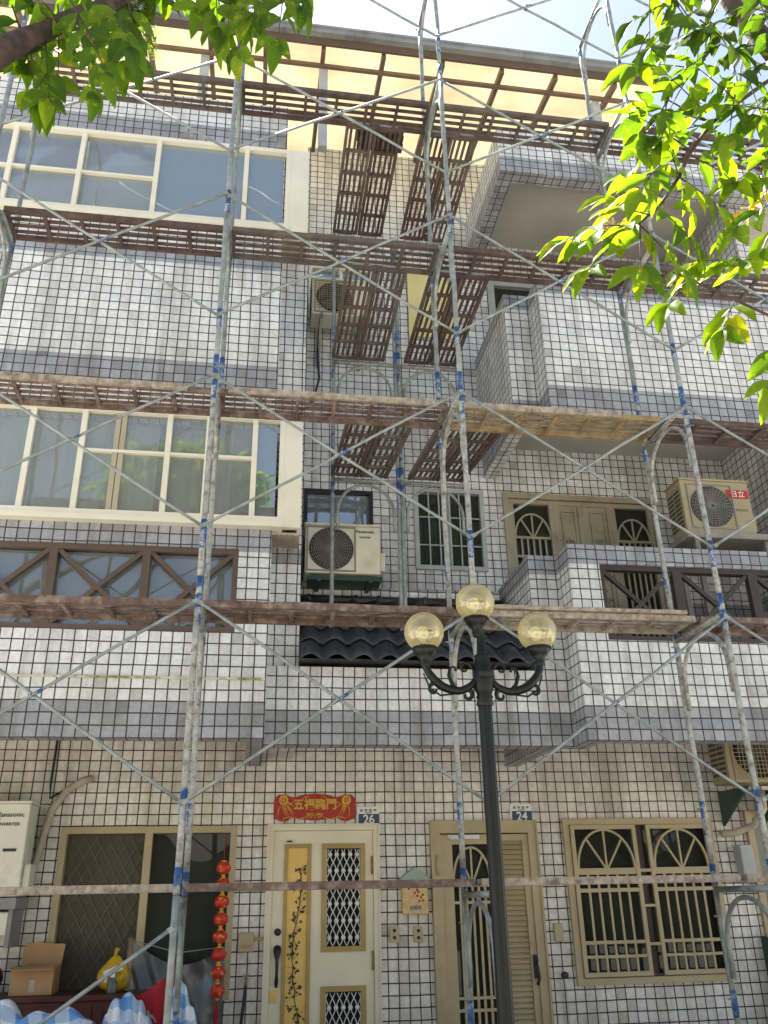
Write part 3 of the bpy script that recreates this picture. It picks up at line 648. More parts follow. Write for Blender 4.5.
# folding grille doors on the first floor
def grille_leaf(parent, x0, x1, z0, z1, zs, y, mat, carved):
    w = MB(); w.frame(x0, x1, z0, z1, y, y+.05, .055)
    if carved:
        w.frame(x0+.09, x1-.09, z0+.12, z1-.12, y-.008, y+.04, .018)
        o = w.build('door_leaf', mat, parent)
        w = MB(); w.box(x0+.056, x1-.056, y+.015, y+.03, z0+.056, z1-.056); w.build('leaf_panel', mat, o)
        w = MB(); rr = random.Random(int(x0*100)); pts = [((x0+x1)/2+.03*math.sin(i*.9), y+.01, z0+.2+i*.1) for i in range(int((z1-z0-.5)/.1))]
        w.tube(pts, .006, 5)
        for p in pts:
            for q in range(4):
                a = rr.uniform(0, 2*PI); w.lathe([(0,0),(.022,.0),(.014,.012),(0,.016)], (p[0]+.05*math.cos(a), y+.014, p[2]+.05*math.sin(a)), 6, (0,-1,0))
        w.build('carved_relief', 'concrete', o)
    else:
        xc = (x0+x1)/2; r = (x1-x0)/2-.06
        w.box(x0+.056, x1-.056, y+.01, y+.04, zs-.03, zs)
        fan_grille(w, xc, zs, r, r*1.35, y+.02)
        n = max(4, int((x1-x0)/.085)); bars_v(w, [x0+.055+(x1-x0-.11)*k/n for k in range(1, n)], z0+.056, zs-.031, y+.015, .02, .02)
        for z in (zs-.27, zs-.9, zs-1.0):
            if z > z0+.1: w.box(x0+.056, x1-.056, y+.005, y+.014, z, z+.03)
        o = w.build('door_leaf', mat, parent)
        w = MB(); w.box(x0+.056, x1-.056, y+.06, y+.066, z0+.056, z1-.056); w.build('pane', 'glassdark', o)
    return o
w = MB(); w.frame(2.84, 4.78, 3.2, 5.82, YW-.03, YW+.08, .07); f = w.build('balcony_door', 'greytan', G)
for i, (a, b) in enumerate(((2.912,3.46),(3.462,3.82),(3.822,4.18),(4.182,4.708))): grille_leaf(f, a, b, 3.28, 5.74, 5.27, YW-.01, 'greytan', i in (1, 2))
w = MB(); w.frame(2.87, 4.4, 6.8, 9.0, YW-.03, YW+.08, .09); w.box(3.6, 3.68, YW-.02, YW+.06, 6.89, 8.91); f = w.build('balcony_door', 'greypost', G)
pane(f, 2.96, 3.6, 6.89, 8.91, YW+.04, 'glassdark'); pane(f, 3.68, 4.31, 6.89, 8.91, YW+.04, 'glassdark')

# tan grille door of 24
D = MB(); D.box(1.8, 1.9, YW-.06, YW+.1, 0, 2.0); D.box(2.8, 2.9, YW-.06, YW+.1, 0, 2.0); D.box(1.8, 2.9, YW-.06, YW+.1, 2.001, 2.12)
D.box(1.8, 1.82, YW-.08, YW-.061, 0, 2.12); D.box(2.88, 2.9, YW-.08, YW-.061, 0, 2.12)
D.build('door_frame', 'tan', G)
D = MB(); z1 = 1.99
D.box(1.902, 2.02, YW-.03, YW+.02, .01, z1); D.box(2.4, 2.46, YW-.03, YW+.02, .01, z1); D.box(2.021, 2.399, YW-.03, YW+.02, 1.9, z1); D.box(2.021, 2.399, YW-.03, YW+.02, .01, .1)
D.box(2.021, 2.399, YW-.02, YW+.01, 1.52, 1.56)
fan_grille(D, 2.21, 1.56, .185, .31, YW-.012)
bars_v(D, [2.021+.378*k/6 for k in range(1, 6)], .101, 1.519, YW-.015, .022, .02)
for z in (1.36, .55, .45): D.box(2.021, 2.399, YW-.026, YW-.0155, z, z+.025)
gd = D.build('grille_door', 'tan', G)
D = MB(); D.box(2.021, 2.399, YW+.03, YW+.036, .1, 1.9); D.build('pane', 'glassdark', gd)
D = MB(); D.frame(2.461, 2.798, .01, z1, YW-.035, YW+.02, .06)
for k in range(40):
    z = .1+k*.046
    D.add([(2.522,YW-.02,z),(2.737,YW-.02,z),(2.737,YW+.005,z+.044),(2.522,YW+.005,z+.044)], [(0,1,2,3)])
ld = D.build('louvred_leaf', 'tan', G)
D = MB(); hp = at(535, 966, YW)
D.box(hp.x-.025, hp.x+.025, YW-.05, YW-.036, hp.z-.1, hp.z+.1); D.tube([(hp.x,YW-.05,hp.z+.03),(hp.x,YW-.09,hp.z),(hp.x+.01,YW-.09,hp.z-.1),(hp.x,YW-.05,hp.z-.15)], .013, 8)
D.lathe([(0,0),(.02,0),(.02,.012),(0,.014)], (hp.x, YW-.051, hp.z+.06), 10, (0,-1,0)); D.build('handle', 'label', ld)
D = MB(); D.box(1.98, 2.3, YW-.05, YW-.031, 1.95, 1.985); D.tube([(1.99,YW-.06,1.955),(2.12,YW-.06,1.955)], .013, 8); D.build('door_closer', 'white', gd)
D = MB(); D.tube([(1.86,YW-.075,1.62),(1.86,YW-.075,1.8)], .012, 8); D.build('hinge', 'tan', gd)

# wide grille window of 24
w = MB(); w.frame(3.18, 4.8, .63, 2.13, YW-.05, YW+.08, .06); f = w.build('window', 'tan', G)
w = MB()
for a, b in ((3.245, 3.94), (4.055, 4.735)):
    w.frame(a, b, .7, 2.066, YW-.075, YW-.045, .04)
    w.box(a+.041, b-.041, YW-.07, YW-.05, 1.6, 1.66)
    fan_grille(w, (a+b)/2, 1.661, (b-a)/2-.05, .36, YW-.06, .026)
    w.box(a+.041, b-.041, YW-.072, YW-.062, 1.44, 1.475); w.box(a+.041, b-.041, YW-.072, YW-.062, .98, 1.01); w.box(a+.041, b-.041, YW-.072, YW-.062, .86, .885)
    bars_v(w, [a+.04+(b-a-.08)*k/6 for k in range(1, 6)], .741, 1.599, YW-.061, .022, .014)
w.box(3.941, 4.054, YW-.07, YW-.05, 1.62, 1.65); w.box(3.941, 4.054, YW-.07, YW-.05, 1.3, 1.325); w.box(3.941, 4.054, YW-.07, YW-.05, .96, .985)
w.build('window_grille', 'tan', f)
pane(f, 3.24, 4.0, .69, 2.07, YW+.05, 'glassdark'); pane(f, 4.0, 4.74, .69, 2.07, YW+.03, 'glassdark')
w = MB(); w.box(3.97, 4.03, YW+.0, YW+.028, .69, 2.07); w.build('sash_stile', 'darkbrown', f)
w = MB(); w.frame(5.2, 6.1, 1.0, 2.2, YW-.04, YW+.08, .07); f = w.build('window', 'tan', G); pane(f, 5.27, 6.03, 1.07, 2.13, YW+.03, 'glass'); curtain(f, 5.25, 6.05, 1.05, 2.15, YW+.12, 'cream')

# ------------------------------------------------------------------ rooftop canopy
K = thing('rooftop_canopy', 'rooftop canopy of glowing yellow translucent sheets on brown rafters behind a long grey gutter', 'canopy', (1.5, YF_, 9.95))
SL = math.tan(rad(10)); EY, EZ = 7.05, 10.72
zc = lambda y: EZ+(y-EY)*SL
XL_, XR_ = -3.6, 4.75
rx = [-3.0,-2.28,-1.56,-.84,-.19,.5,1.23,1.96,2.71,3.4,4.18]
for a, b in zip([XL_]+rx, rx+[XR_]):
    m = MB(); n = max(4, int((b-a)/.076))*2; vs = []
    for i in range(n+1):
        x = a+.002+(b-a-.004)*i/n; h = .011*math.cos(PI*i)
        for y in (EY, 8.0, 9.1, 10.2): vs.append((x, y, zc(y)+.075+h))
    m.add(vs, [(i*4+j, (i+1)*4+j, (i+1)*4+j+1, i*4+j+1) for i in range(n) for j in range(3)], True)
    m.build('roof_sheet', 'yellowsheet', K)
for x in rx:
    m = MB(); m.bar((x, EY+.01, zc(EY)+.012), (x, 10.2, zc(10.2)+.012), .05, .09); m.build('rafter', 'canopyframe', K)
for y in (7.25, 8.1, 9.0):
    m = MB(); m.box(XL_, XR_, y, y+.04, zc(y)-.085, zc(y)-.036); m.build('purlin', 'canopyframe', K)
m = MB(); m.box(XL_, XR_, EY-.13, EY-.115, 10.83, 10.93); m.box(XL_, XR_, EY-.114, EY+.0, 10.83, 10.845); m.box(XL_, XR_, EY-.014, EY, 10.846, 10.93); m.box(XL_, XR_, EY-.15, EY-.1312, 10.9, 10.93)
for x in (-2.2, .1, 1.35, 3.0): m.box(x-.015, x+.015, EY-.142, EY-.1312, 10.81, 10.895)
m.build('gutter', 'gutter', K)
m = MB(); m.box(XL_, XR_, EY-.06, EY-.03, 10.715, 10.828); m.build('fascia_board', 'brown', K)
for x in (-3.0, -.9, .52, 4.0):
    m = MB(); m.box(x-.05, x+.05, YF_+.02, YF_+.12, 9.951 if x != .52 else 9.4, zc(YF_)-.09); m.build('post', 'greypost', K)

# ------------------------------------------------------------------ air-conditioner outdoor units
def ac_unit(label, loc, w, h, d, mat, fan_x, fan_r, style, rz=0, bracket='wall', cat='air conditioner'):
    r = thing('air_conditioner', label, cat, loc, 'air conditioner outdoor units on the house fronts'); r.rotation_euler.z = 0
    x0, y0, z0 = loc; x1 = x0+w
    m = MB(); m.wall(x0, x1, z0, z0+h, y0, y0+.02, [])
    m = MB(); m.box(x0, x1, y0, y0+d, z0, z0+h); body = m.build('casing', mat, r, .012)
    m = MB(); m.box(x0-.012, x1+.012, y0-.012, y0+d+.01, z0+h+.0005, z0+h+.022); m.build('top_cover', mat, r, .006)
    fc = (x0+fan_x, y0-.004, z0+h*.5)
    if fan_r:
        m = MB(); m.lathe([(0,.0),(fan_r*1.02,.0),(fan_r*1.02,-.001)], fc, 36, (0,-1,0)); m.build('fan_well', 'darkinside', r)
        m = MB()
        for k in range(5):
            a = 2*PI*k/5; p = [Vector((fc[0]+q*fan_r*math.cos(a+t), fc[1]-.003-s_, fc[2]+q*fan_r*math.sin(a+t))) for q, t, s_ in ((.25,0,0),(.9,-.1,.004),(.92,.75,.001),(.25,.8,.0))]
            m.add(p, [(0,1,2,3)])
        m.lathe([(0,.012),(fan_r*.24,.01),(fan_r*.26,.0)], fc, 16, (0,-1,0)); m.build('fan', 'fan', r)
        m = MB(); y = y0-.024
        m.frame(fc[0]-fan_r*1.12, fc[0]+fan_r*1.12, z0+h*.5-min(fan_r*1.12, h*.47), z0+h*.5+min(fan_r*1.12, h*.47), y0-.014, y0-.001, .014)
        if style == 'round':
            for k in range(1, 13):
                rr = fan_r*k/12; m.tube([(fc[0]+rr*math.cos(2*PI*i/28), y+.006*(k/12)**2, fc[2]+rr*math.sin(2*PI*i/28)) for i in range(29)], .0035, 4, False)
            for k in range(32):
                a = 2*PI*k/32; m.tube([(fc[0]+fan_r*.1*math.cos(a), y-.001, fc[2]+fan_r*.1*math.sin(a)), (fc[0]+fan_r*math.cos(a), y+.006, fc[2]+fan_r*math.sin(a))], .003, 4)
        else:
            n = 13
            for k in range(1, n):
                q = -fan_r+2*fan_r*k/n; e = fan_r*1.08
                m.box(fc[0]-e, fc[0]+e, y, y+.006, fc[2]+q-.003, fc[2]+q+.003); m.box(fc[0]+q-.003, fc[0]+q+.003, y-.005, y, fc[2]-min(e,h*.46), fc[2]+min(e,h*.46))
        m.build('fan_guard', 'grille' if style == 'round' else 'acold', r)
    m = MB()                                          # louvres on the left flank
    for k in range(9):
        z = z0+.08+k*(h-.16)/9; m.box(x0-.004, x0-.001, y0+.04, y0+d*.48, z, z+(h-.16)/9*.55); m.box(x0-.004, x0-.001, y0+d*.54, y0+d-.03, z, z+(h-.16)/9*.55)
    m.build('side_vent', 'fan', r)
    m = MB(); m.box(x1+.001, x1+.06, y0+.06, y0+d-.05, z0+.06, z0+.26); m.build('valve_cover', mat, r, .01)
    return r
PNG = 'Panasonic'
a = ac_unit('white air conditioner with round fan guard above the black pantile awning', (.46, 8.06, 4.42), .77, .52, .3, 'acwhite', .265, .225, 'round')
text('brand_lettering', PNG, 'label', (1.075, 8.056, 4.88), .048, a); text('brand_lettering', 'Inverter', 'label', (1.075, 8.056, 4.82), .037, a)
for x in (.6, 1.12): m = MB(); m.bar((x, 8.02, 4.33), (x, YW-.05, 4.33), .04, .03); m.build('bracket', 'greensteel', a)
m = MB(); m.box(.5, 1.24, 8.07, 8.34, 4.348, 4.395); m.build('drip_tray', 'greensteel', a)
a = ac_unit('old square grilled air conditioner high in the recess behind the slatted scaffold boards', (.5, 8.45, 7.9), .74, .52, .3, 'acwhite', .27, .215, 'square')
for x in (.62, 1.12): m = MB(); m.bar((x, 8.42, 7.88), (x, YW-.01, 7.88), .04, .035); m.bar((x, YW-.03, 7.88), (x, YW-.03, 7.4), .04, .035); m.bar((x, 8.5, 7.87), (x, YW-.02, 7.45), .03, .03); m.build('bracket', 'steel', a)
m = MB(); m.tube([(.62,8.7,7.88),(.6,8.76,7.5),(.63,8.8,7.2),(.56,8.85,6.9),(.45,8.86,6.85)], .014, 6); m.build('hose', 'label', a)
a = ac_unit('tall white air conditioner with lettered front beside the lattice window', (-2.75, 8.42, 1.5), .83, .76, .32, 'acwhite', .3, .25, 'round')
text('brand_lettering', PNG, 'label', (-2.075, 8.415, 2.165), .058, a); text('brand_lettering', 'INVERTER', 'label', (-2.08, 8.415, 2.085), .04, a)
m = MB(); m.box(-2.1, -1.99, 8.412, 8.4155, 1.86, 1.885); m.build('grip', 'label', a)
m = MB(); m.box(-2.75, -1.93, 8.42, YW-.001, 1.40, 1.49); m.box(-2.7, -2.66, 8.5, YW-.001, 1.1, 1.398); m.box(-2.0, -1.96, 8.5, YW-.001, 1.1, 1.398); m.build('bracket', 'grille', a)
m = MB(); m.box(-2.3, -1.99, 8.5, YW-.002, 1.2, 1.38)
tag(m.build('meter_box', 'acwhite', None, .01), 'small white box on the wall under the tall air conditioner', 'meter box')
a = ac_unit('tan air conditioner with dark fan and red badge on the open balcony', (4.5, 7.78, 4.92), .8, .62, .34, 'acold', .33, .235, 'round')
m = MB(); m.box(5.03, 5.28, 7.772, 7.778, 5.34, 5.44); m.build('badge', 'red', a)
text('brand_lettering', '日立', 'white', (5.155, 7.768, 5.385), .085, a)
text('brand_lettering', 'HITACHI', 'goldtrim', (5.17, 7.776, 5.2), .04, a)
m = MB(); m.box(4.45, 5.5, 7.7, 8.2, 4.83, 4.895)
for x in (4.55, 5.35):
    for y in (7.75, 8.12): m.box(x, x+.05, y, y+.05, 3.2, 4.829)
m.build('stand', 'concrete', a)
a = ac_unit('beige air conditioner hung on dark green brackets over the meter box', (4.78, 8.3, 2.42), .84, .62, .34, 'acold', .35, .26, 'square')
for x in (4.95, 5.4):
    m = MB()
    m.add([(x,8.3,2.39),(x,YW-.003,2.39),(x,YW-.003,2.05),(x+.03,8.3,2.39),(x+.03,YW-.003,2.39),(x+.03,YW-.003,2.05)], [(0,1,2),(5,4,3),(0,3,4,1),(1,4,5,2),(2,5,3,0)]); m.build('bracket', 'greensteel', a)
m = MB(); m.tube([(5.28,8.6,2.38),(5.27,8.6,2.2),(5.2,8.7,2.05),(5.05,8.84,1.98),(4.9,8.86,1.97)], .035, 10); m.build('hose', 'pipe', a)

# ------------------------------------------------------------------ things on the ground-floor wall
m = MB(); m.tube([(-2.0,8.86,1.62),(-1.9,8.84,1.8),(-1.86,8.84,2.05),(-1.82,8.84,2.25),(-1.7,8.84,2.42),(-1.58,8.84,2.5),(-1.5,8.885,2.53)], .035, 10)
tag(m.build('refrigerant_pipe', 'pipe'), 'thick cream lagged pipe curving up the tiles beside the left air conditioner', 'pipe')
m = MB(); m.tube([(-1.86,8.87,3.0),(-1.87,8.87,2.5),(-1.86,8.87,2.35),(-1.7,8.87,2.44),(-1.55,8.87,2.52)], .012, 6)
tag(m.build('cable', 'label'), 'thin black cable dropping down the tiles above the left air conditioner', 'cable')

pl = thing('door_plaque', 'red and gold lucky plaque with scalloped edge and four gold characters above door 26', 'plaque', (.66, YW-.03, 2.12))
c0 = at(315, 808, YW-.03); W2 = .4
m = MB(); pts = []
top = [(-.405,.0),(-.4,.09),(-.36,.125),(-.29,.128),(-.24,.105),(-.2,.1),(-.14,.12),(-.08,.128),(0,.134)]
bot = [(.0,-.115),(.1,-.105),(.16,-.098),(.22,-.085),(.27,-.118),(.33,-.12),(.385,-.1),(.405,-.06)]
full = [(-x,z) for x,z in bot[::-1]][:-1]+bot+[(-x,z) for x,z in top]+[(x,z) for x,z in top[::-1]][1:]
m.prism([(c0.x+x, c0.z+z) for x, z in full], YW-.03, YW-.002); m.build('board', 'red', pl)
m = MB(); rb = random.Random(5)
for sx in (-1, 1):
    ec = (c0.x+sx*.31, YW-.036, c0.z+.075)
    m.lathe([(.022,0),(.03,.006),(.044,.006),(.048,0)], ec, 16, (0,-1,0)); m.lathe([(0,.004),(.014,.003),(.016,0)], ec, 10, (0,-1,0))
    for k in range(13):          # scales and fins of the two gold fish-like ornaments
        a = rb.uniform(-2.6, -.3); L = rb.uniform(.06, .17); p = Vector((ec[0]+.03*math.cos(a), YW-.032-.0005*k, ec[2]+.03*math.sin(a)))
        q = p+Vector((math.cos(a)*L*.8, 0, math.sin(a)*L)); 
        if abs(q.x-c0.x) < .38: m.tube([p, (p+q)/2+Vector((.012*sx,0,.01)), q], [.004,.006,.002], 5)
    m.tube([(c0.x+sx*(.06+.035*i), YW-.033, c0.z+.108-.012*i+.008*math.sin(i*2)) for i in range(7)], .004, 5)
    m.tube([(c0.x+sx*(.03+.04*i), YW-.033, c0.z-.092+.012*math.sin(i*1.5)) for i in range(8)], .005, 5)
for k in range(7):
    a = PI+PI*k/6; m.tube([(c0.x+.02*math.cos(a), YW-.034, c0.z-.05), (c0.x+.085*math.cos(a), YW-.034, c0.z-.055+.04*math.sin(a))], [.005,.008], 5)
m.build('gold_ornament', 'goldpaint', pl)
text('characters', '五福臨門', 'goldpaint', (c0.x, YW-.034, c0.z+.028), .108, pl, .003, bold=.003)
def number_plate(label, px, py, num):
    c = at(px, py, YW-.02); r = thing('number_plate', label, 'number plate', (c.x, YW-.02, c.z-.09))
    m = MB(); m.box(c.x-.115, c.x+.115, YW-.018, YW-.002, c.z-.09, c.z+.09); m.build('plate', 'white', r, .004)
    m = MB(); m.box(c.x-.095, c.x+.113, YW-.02, YW-.0182, c.z-.088, c.z+.02); m.build('number_field', 'navy', r)
    m = MB()
    for k in range(4): m.box(c.x-.08+k*.045, c.x-.05+k*.045, YW-.0195, YW-.0182, c.z+.04+.004*(k%2), c.z+.066)
    m.box(c.x-.03, c.x+.04, YW-.0195, YW-.0182, c.z+.026, c.z+.036); m.build('worn_lettering', 'grille', r)
    text('number', num, 'white', (c.x+.008, YW-.0205, c.z-.034), .115, r, .001, bold=.002)
number_plate('navy and white number plate reading 26 right of the red plaque', 368, 816, '26')
number_plate('navy and white number plate reading 24 over the tan door', 521, 813, '24')

mb_ = thing('mailbox', 'small tan mailbox with green pitched roof between the two doors', 'mailbox', (1.64, YW-.1, 1.28))
a, b = at(402, 882, YW-.1), at(429, 914, YW-.1); xc = (a.x+b.x)/2; hw = .125
m = MB(); m.box(xc-hw, xc+hw, YW-.1, YW-.003, b.z, a.z); m.build('box', 'mailbox', mb_, .006)
m = MB(); m.prism([(xc-hw-.03, a.z+.001), (xc+hw+.03, a.z+.001), (xc+hw+.03, a.z+.02), (xc, a.z+.13), (xc-hw-.03, a.z+.02)], YW-.13, YW-.003); m.build('roof', 'mailroof', mb_)
m = MB(); m.box(xc-.055, xc+.055, YW-.106, YW-.1005, b.z+.04, b.z+.075); m.lathe([(0,.006),(.012,.004),(.012,0)], (xc, YW-.1065, b.z+.057), 10, (0,-1,0)); m.build('lock', 'grille', mb_)
m = MB(); rb = random.Random(2)
for k in range(9):
    x, z = xc+rb.uniform(-.07,.08), a.z-.05-rb.random()*.12
    m.lathe([(0,.002),(.011,.001),(.012,0)], (x, YW-.1006-.0003*k, z), 8, (0,-1,0))
m.build('faded_flowers', 'red', mb_)
for i, px in enumerate((394, 418)):
    c = at(px, 934, YW); m = MB(); m.box(c.x-.045, c.x+.045, YW-.03, YW-.002, c.z-.07, c.z+.07)
    o = m.build('doorbell', 'tan', None, .004); tag(o, ['tan doorbell under the mailbox, the one nearer door 26', 'tan doorbell under the mailbox, the one nearer the grille door'][i], 'doorbell')
    m = MB()
    for z in (.03, -.03): m.lathe([(0,.008),(.014,.006),(.016,0)], (c.x, YW-.03, c.z+z), 10, (0,-1,0))
    m.build('button', 'label', o)
c = at(246, 942, YW); m = MB(); m.box(c.x-.07, c.x+.07, YW-.05, YW-.002, c.z-.08, c.z+.08); o = tag(m.build('switch_box', 'tan', None, .006), 'small tan switch box on the tiles just left of door 26', 'switch box')
m = MB(); m.box(c.x-.04, c.x+.05, YW-.054, YW-.0505, c.z-.05, c.z-.02); m.build('cover', 'goldtrim', o)
m = MB(); m.box(c.x+.071, .199, YW-.02, YW-.003, c.z+.01, c.z+.04); m.build('conduit', 'goldtrim', o)
c = at(558, 932, YW); m = MB(); m.box(c.x-.045, c.x+.045, YW-.035, YW-.002, c.z-.08, c.z+.08); tag(m.build('switch_box', 'tan', None, .006), 'narrow tan box on the tiles between door 24 and the wide grille window', 'switch box')
c = at(564, 975, YW); m = MB(); m.lathe([(0,.05),(.03,.05),(.03,0),(.02,0)], (c.x, YW-.002, c.z), 12, (0,-1,0)); tag(m.build('pipe_stub', 'label'), 'dark pipe stub poking from tiles low beside the grille window', 'pipe')
c = at(246, 985, YW); m = MB(); m.tube([(c.x, YW-.03, c.z+.02),(c.x-.01, YW-.05, c.z-.08),(c.x-.03, YW-.04, c.z-.3),(c.x-.05, YW-.03, c.z-.6)], .014, 8); o = tag(m.build('garden_hose', 'label'), 'black hose hanging from a brass tap left of door 26', 'hose')
m = MB(); m.tube([(c.x, YW-.002, c.z+.05),(c.x, YW-.08, c.z+.05),(c.x, YW-.085, c.z)], .012, 8); m.box(c.x-.03, c.x+.03, YW-.06, YW-.05, c.z+.07, c.z+.085); m.build('tap', 'goldtrim', o)
m = MB(); m.frame(5.15, 5.62, .05, 1.0, YW-.2, YW-.003, .05); m.box(5.2, 5.57, YW-.12, YW-.01, .1, .95)
tag(m.build('wall_cabinet', 'greensteel'), 'grey green metal cabinet on the wall below the meter box', 'cabinet')
m = MB(); m.box(5.02, 5.16, YW-.14, YW-.002, 1.5, 1.86); tag(m.build('meter_box', 'greypost', None, .01), 'grey electricity meter box under the hanging beige air conditioner', 'meter box')

# string of eight little red lanterns
Lz, Lx, Ly = at(223, 868, 8.6).z, at(222, 900, 8.6).x, 8.6
ls = thing('lantern_string', 'string of small round red lanterns with a tassel hanging beside the lattice window', 'lanterns', (Lx, Ly, Lz-1.3))
m = MB(); m.tube([(Lx, Ly, Lz+.3), (Lx, Ly, Lz-1.1)], .004, 5); m.build('cord', 'redcloth', ls)
for k in range(8):
    z = Lz-k*.141; m = MB()
    prof = [(.066*math.sin(PI*i/10)**.85, -.056*math.cos(PI*i/10)) for i in range(11)]
    m.lathe(prof, (Lx, Ly, z), 16); o = m.build('lantern', 'redlantern', ls)
    m = MB(); m.lathe([(.012,-.018),(.026,-.014),(.026,0),(.012,.006)], (Lx, Ly, z+.06), 10); m.lathe([(.012,.0),(.02,-.008),(.01,-.02)], (Lx, Ly, z-.054), 10); m.build('cap', 'goldpaint', o)
m = MB()
for k in range(14):
    a = 2*PI*k/14; m.tube([(Lx+.004*math.cos(a), Ly+.004*math.sin(a), Lz-1.09), (Lx+.016*math.cos(a), Ly+.016*math.sin(a), Lz-1.15), (Lx+.018*math.cos(a), Ly+.018*math.sin(a), Lz-1.36)], .004, 4)
m.build('tassel', 'redcloth', ls)

# ------------------------------------------------------------------ jumble in the lower left corner
cab = thing('low_cabinet', 'dark red wooden cabinet standing under the lattice window', 'cabinet', (-1.3, 8.5, .12))
m = MB(); m.box(-2.3, -.62, 8.35, 8.84, .18, .7); m.build('body', 'cabinet', cab, .006)
m = MB(); m.box(-2.33, -.59, 8.32, 8.86, .701, .745); m.build('top', 'cabinet', cab, .006)
m = MB()
for x in (-2.25, -1.7, -1.15): m.frame(x, x+.5, .24, .66, 8.335, 8.349, .04)
m.build('door', 'cabinet', cab)
m = MB()
for x in (-2.28, -.7):
    for y in (8.38, 8.76): m.box(x, x+.06, y, y+.06, .12, .179)
m.build('feet', 'cabinet', cab)
bx = thing('cardboard_box', 'open brown cardboard box standing on the dark red cabinet', 'cardboard box', (-1.7, 8.6, .746))
m = MB(); m.box(-1.89, -1.55, 8.44, 8.452, .748, .955); m.box(-1.89, -1.55, 8.74, 8.752, .748, .955); m.box(-1.89, -1.878, 8.453, 8.739, .748, .955); m.box(-1.562, -1.55, 8.453, 8.739, .748, .955); m.box(-1.877, -1.563, 8.453, 8.739, .748, .755); m.build('carton', 'cardboard', bx)
m = MB(); m.bar((-1.72, 8.745, .955), (-1.71, 8.79, 1.12), .34, .008, up=(0,1,0)); m.build('flap', 'cardboard', bx)
m = MB(); m.bar((-1.72, 8.446, .957), (-1.72, 8.36, .94), .34, .008); m.build('flap', 'cardboard', bx)
m = MB(); m.box(-1.735, -1.69, 8.437, 8.4395, .77, .86); m.build('tape', 'pipe', bx)
def blob(name, c, rx_, ry_, rz_, mat, amp, seed, parent=None, top=0):
    m = MB(); rb = random.Random(seed); ph = [rb.uniform(0, 6.28) for _ in range(8)]; nu, nv = 28, 16; vs = []
    for j in range(nv+1):
        v = PI*j/nv
        for i in range(nu):
            u = 2*PI*i/nu; w = 1+amp*(math.sin(3*u+ph[0]+2*v)+.6*math.sin(7*u+ph[1]-3*v)+.5*math.sin(5*v+ph[2]+2*u))
            t = max(0, math.cos(v)); k = w*(1-top*t*.55)
            vs.append((c[0]+rx_*k*math.sin(v)*math.cos(u), c[1]+ry_*k*math.sin(v)*math.sin(u), c[2]+rz_*(math.cos(v)+top*max(0,math.cos(v))**3)))
    m.add(vs, [(j*nu+i, (j+1)*nu+i, (j+1)*nu+(i+1)%nu, j*nu+(i+1)%nu) for j in range(nv) for i in range(nu)], True)
    return m.build(name, mat, parent)
yb = blob('plastic_bag', (-1.06, 8.5, .86), .135, .11, .115, 'yellowbag', .09, 4, None, .45)
tag(yb, 'knotted yellow plastic bag on the dark red cabinet', 'bag')
m = MB(); m.tube([(-1.06,8.5,1.0),(-1.065,8.49,1.04),(-1.05,8.49,1.08)], [.025,.014,.022], 8); m.build('knot', 'yellowbag', yb)
bag = blob('black_bag', (-2.1, 8.55, .87), .12, .12, .13, 'black', .06, 9, None, .3); tag(bag, 'dark plastic bag on the cabinet beside the cardboard box', 'bag')
sb = thing('spray_bottle', 'white trigger spray bottle on the dark red cabinet before the yellow bag', 'bottle', (-1.0, 8.37, .746))
q = at(112, 985, 8.37)
m = MB(); m.lathe([(0,0),(.038,0),(.04,.015),(.04,.07),(.028,.1),(.016,.11),(.016,.12)], (q.x, 8.37, .747), 14); m.build('bottle', 'smoke', sb)
m = MB(); m.lathe([(.02,0),(.02,.03),(.016,.034)], (q.x, 8.37, .865), 12); m.bar((q.x+.07, 8.37, .945), (q.x-.075, 8.37, .89), .03, .045); m.bar((q.x-.04, 8.37, .885), (q.x-.06, 8.37, .83), .012, .014); m.build('trigger_head', 'white', sb)
def drape(name, pts, y, mat, label, seed, thick=.25, folds=5):
    """a tarpaulin hanging in folds over something: top line pts (x,z), falling to the pavement"""
    me = bpy.data.meshes.new(name); rb = random.Random(seed); n = 40; rows = 14; vs = []; uvs = []
    L = [0]
    for a, b in zip(pts, pts[1:]): L.append(L[-1]+math.dist(a, b))
    def along(t):
        d = t*L[-1]
        for i in range(len(pts)-1):
            if d <= L[i+1] or i == len(pts)-2:
                k = (d-L[i])/(L[i+1]-L[i]); return pts[i][0]+(pts[i+1][0]-pts[i][0])*k, pts[i][1]+(pts[i+1][1]-pts[i][1])*k
    for j in range(-5, rows):
        for i in range(n+1):
            x, z = along(i/n); z += .02*math.sin(i*.8+seed)
            if j < 0: yy = y+thick*(-j/5); zz = z-.05*(j/5)**2
            else:
                k = j/(rows-1); zz = z+(.13-z)*k; yy = y-.03-.1*k-.05*k*math.sin(i*folds*.2+seed)-.02*math.sin(i*.9+k*4)
            vs.append((x, yy, zz)); uvs.append((x*2.1+.05*math.sin(zz*9), (zz+yy*.6)*2.1+.06*math.sin(x*8)))
    w = n+1; fs = [(a*w+i, a*w+i+1, (a+1)*w+i+1, (a+1)*w+i) for a in range(rows+4) for i in range(n)]
    me.from_pydata(vs, [], fs); uv = me.uv_layers.new()
    for p in me.polygons:
        p.use_smooth = True
        for li in p.loop_indices: uv.data[li].uv = uvs[me.loops[li].vertex_index]
    me.materials.append(M[mat]); o = bpy.data.objects.new(name, me); C.objects.link(o)
    return tag(o, label, 'tarpaulin')
T = lambda l, y: [(at(px, py, y).x, at(px, py, y).z) for px, py in l]
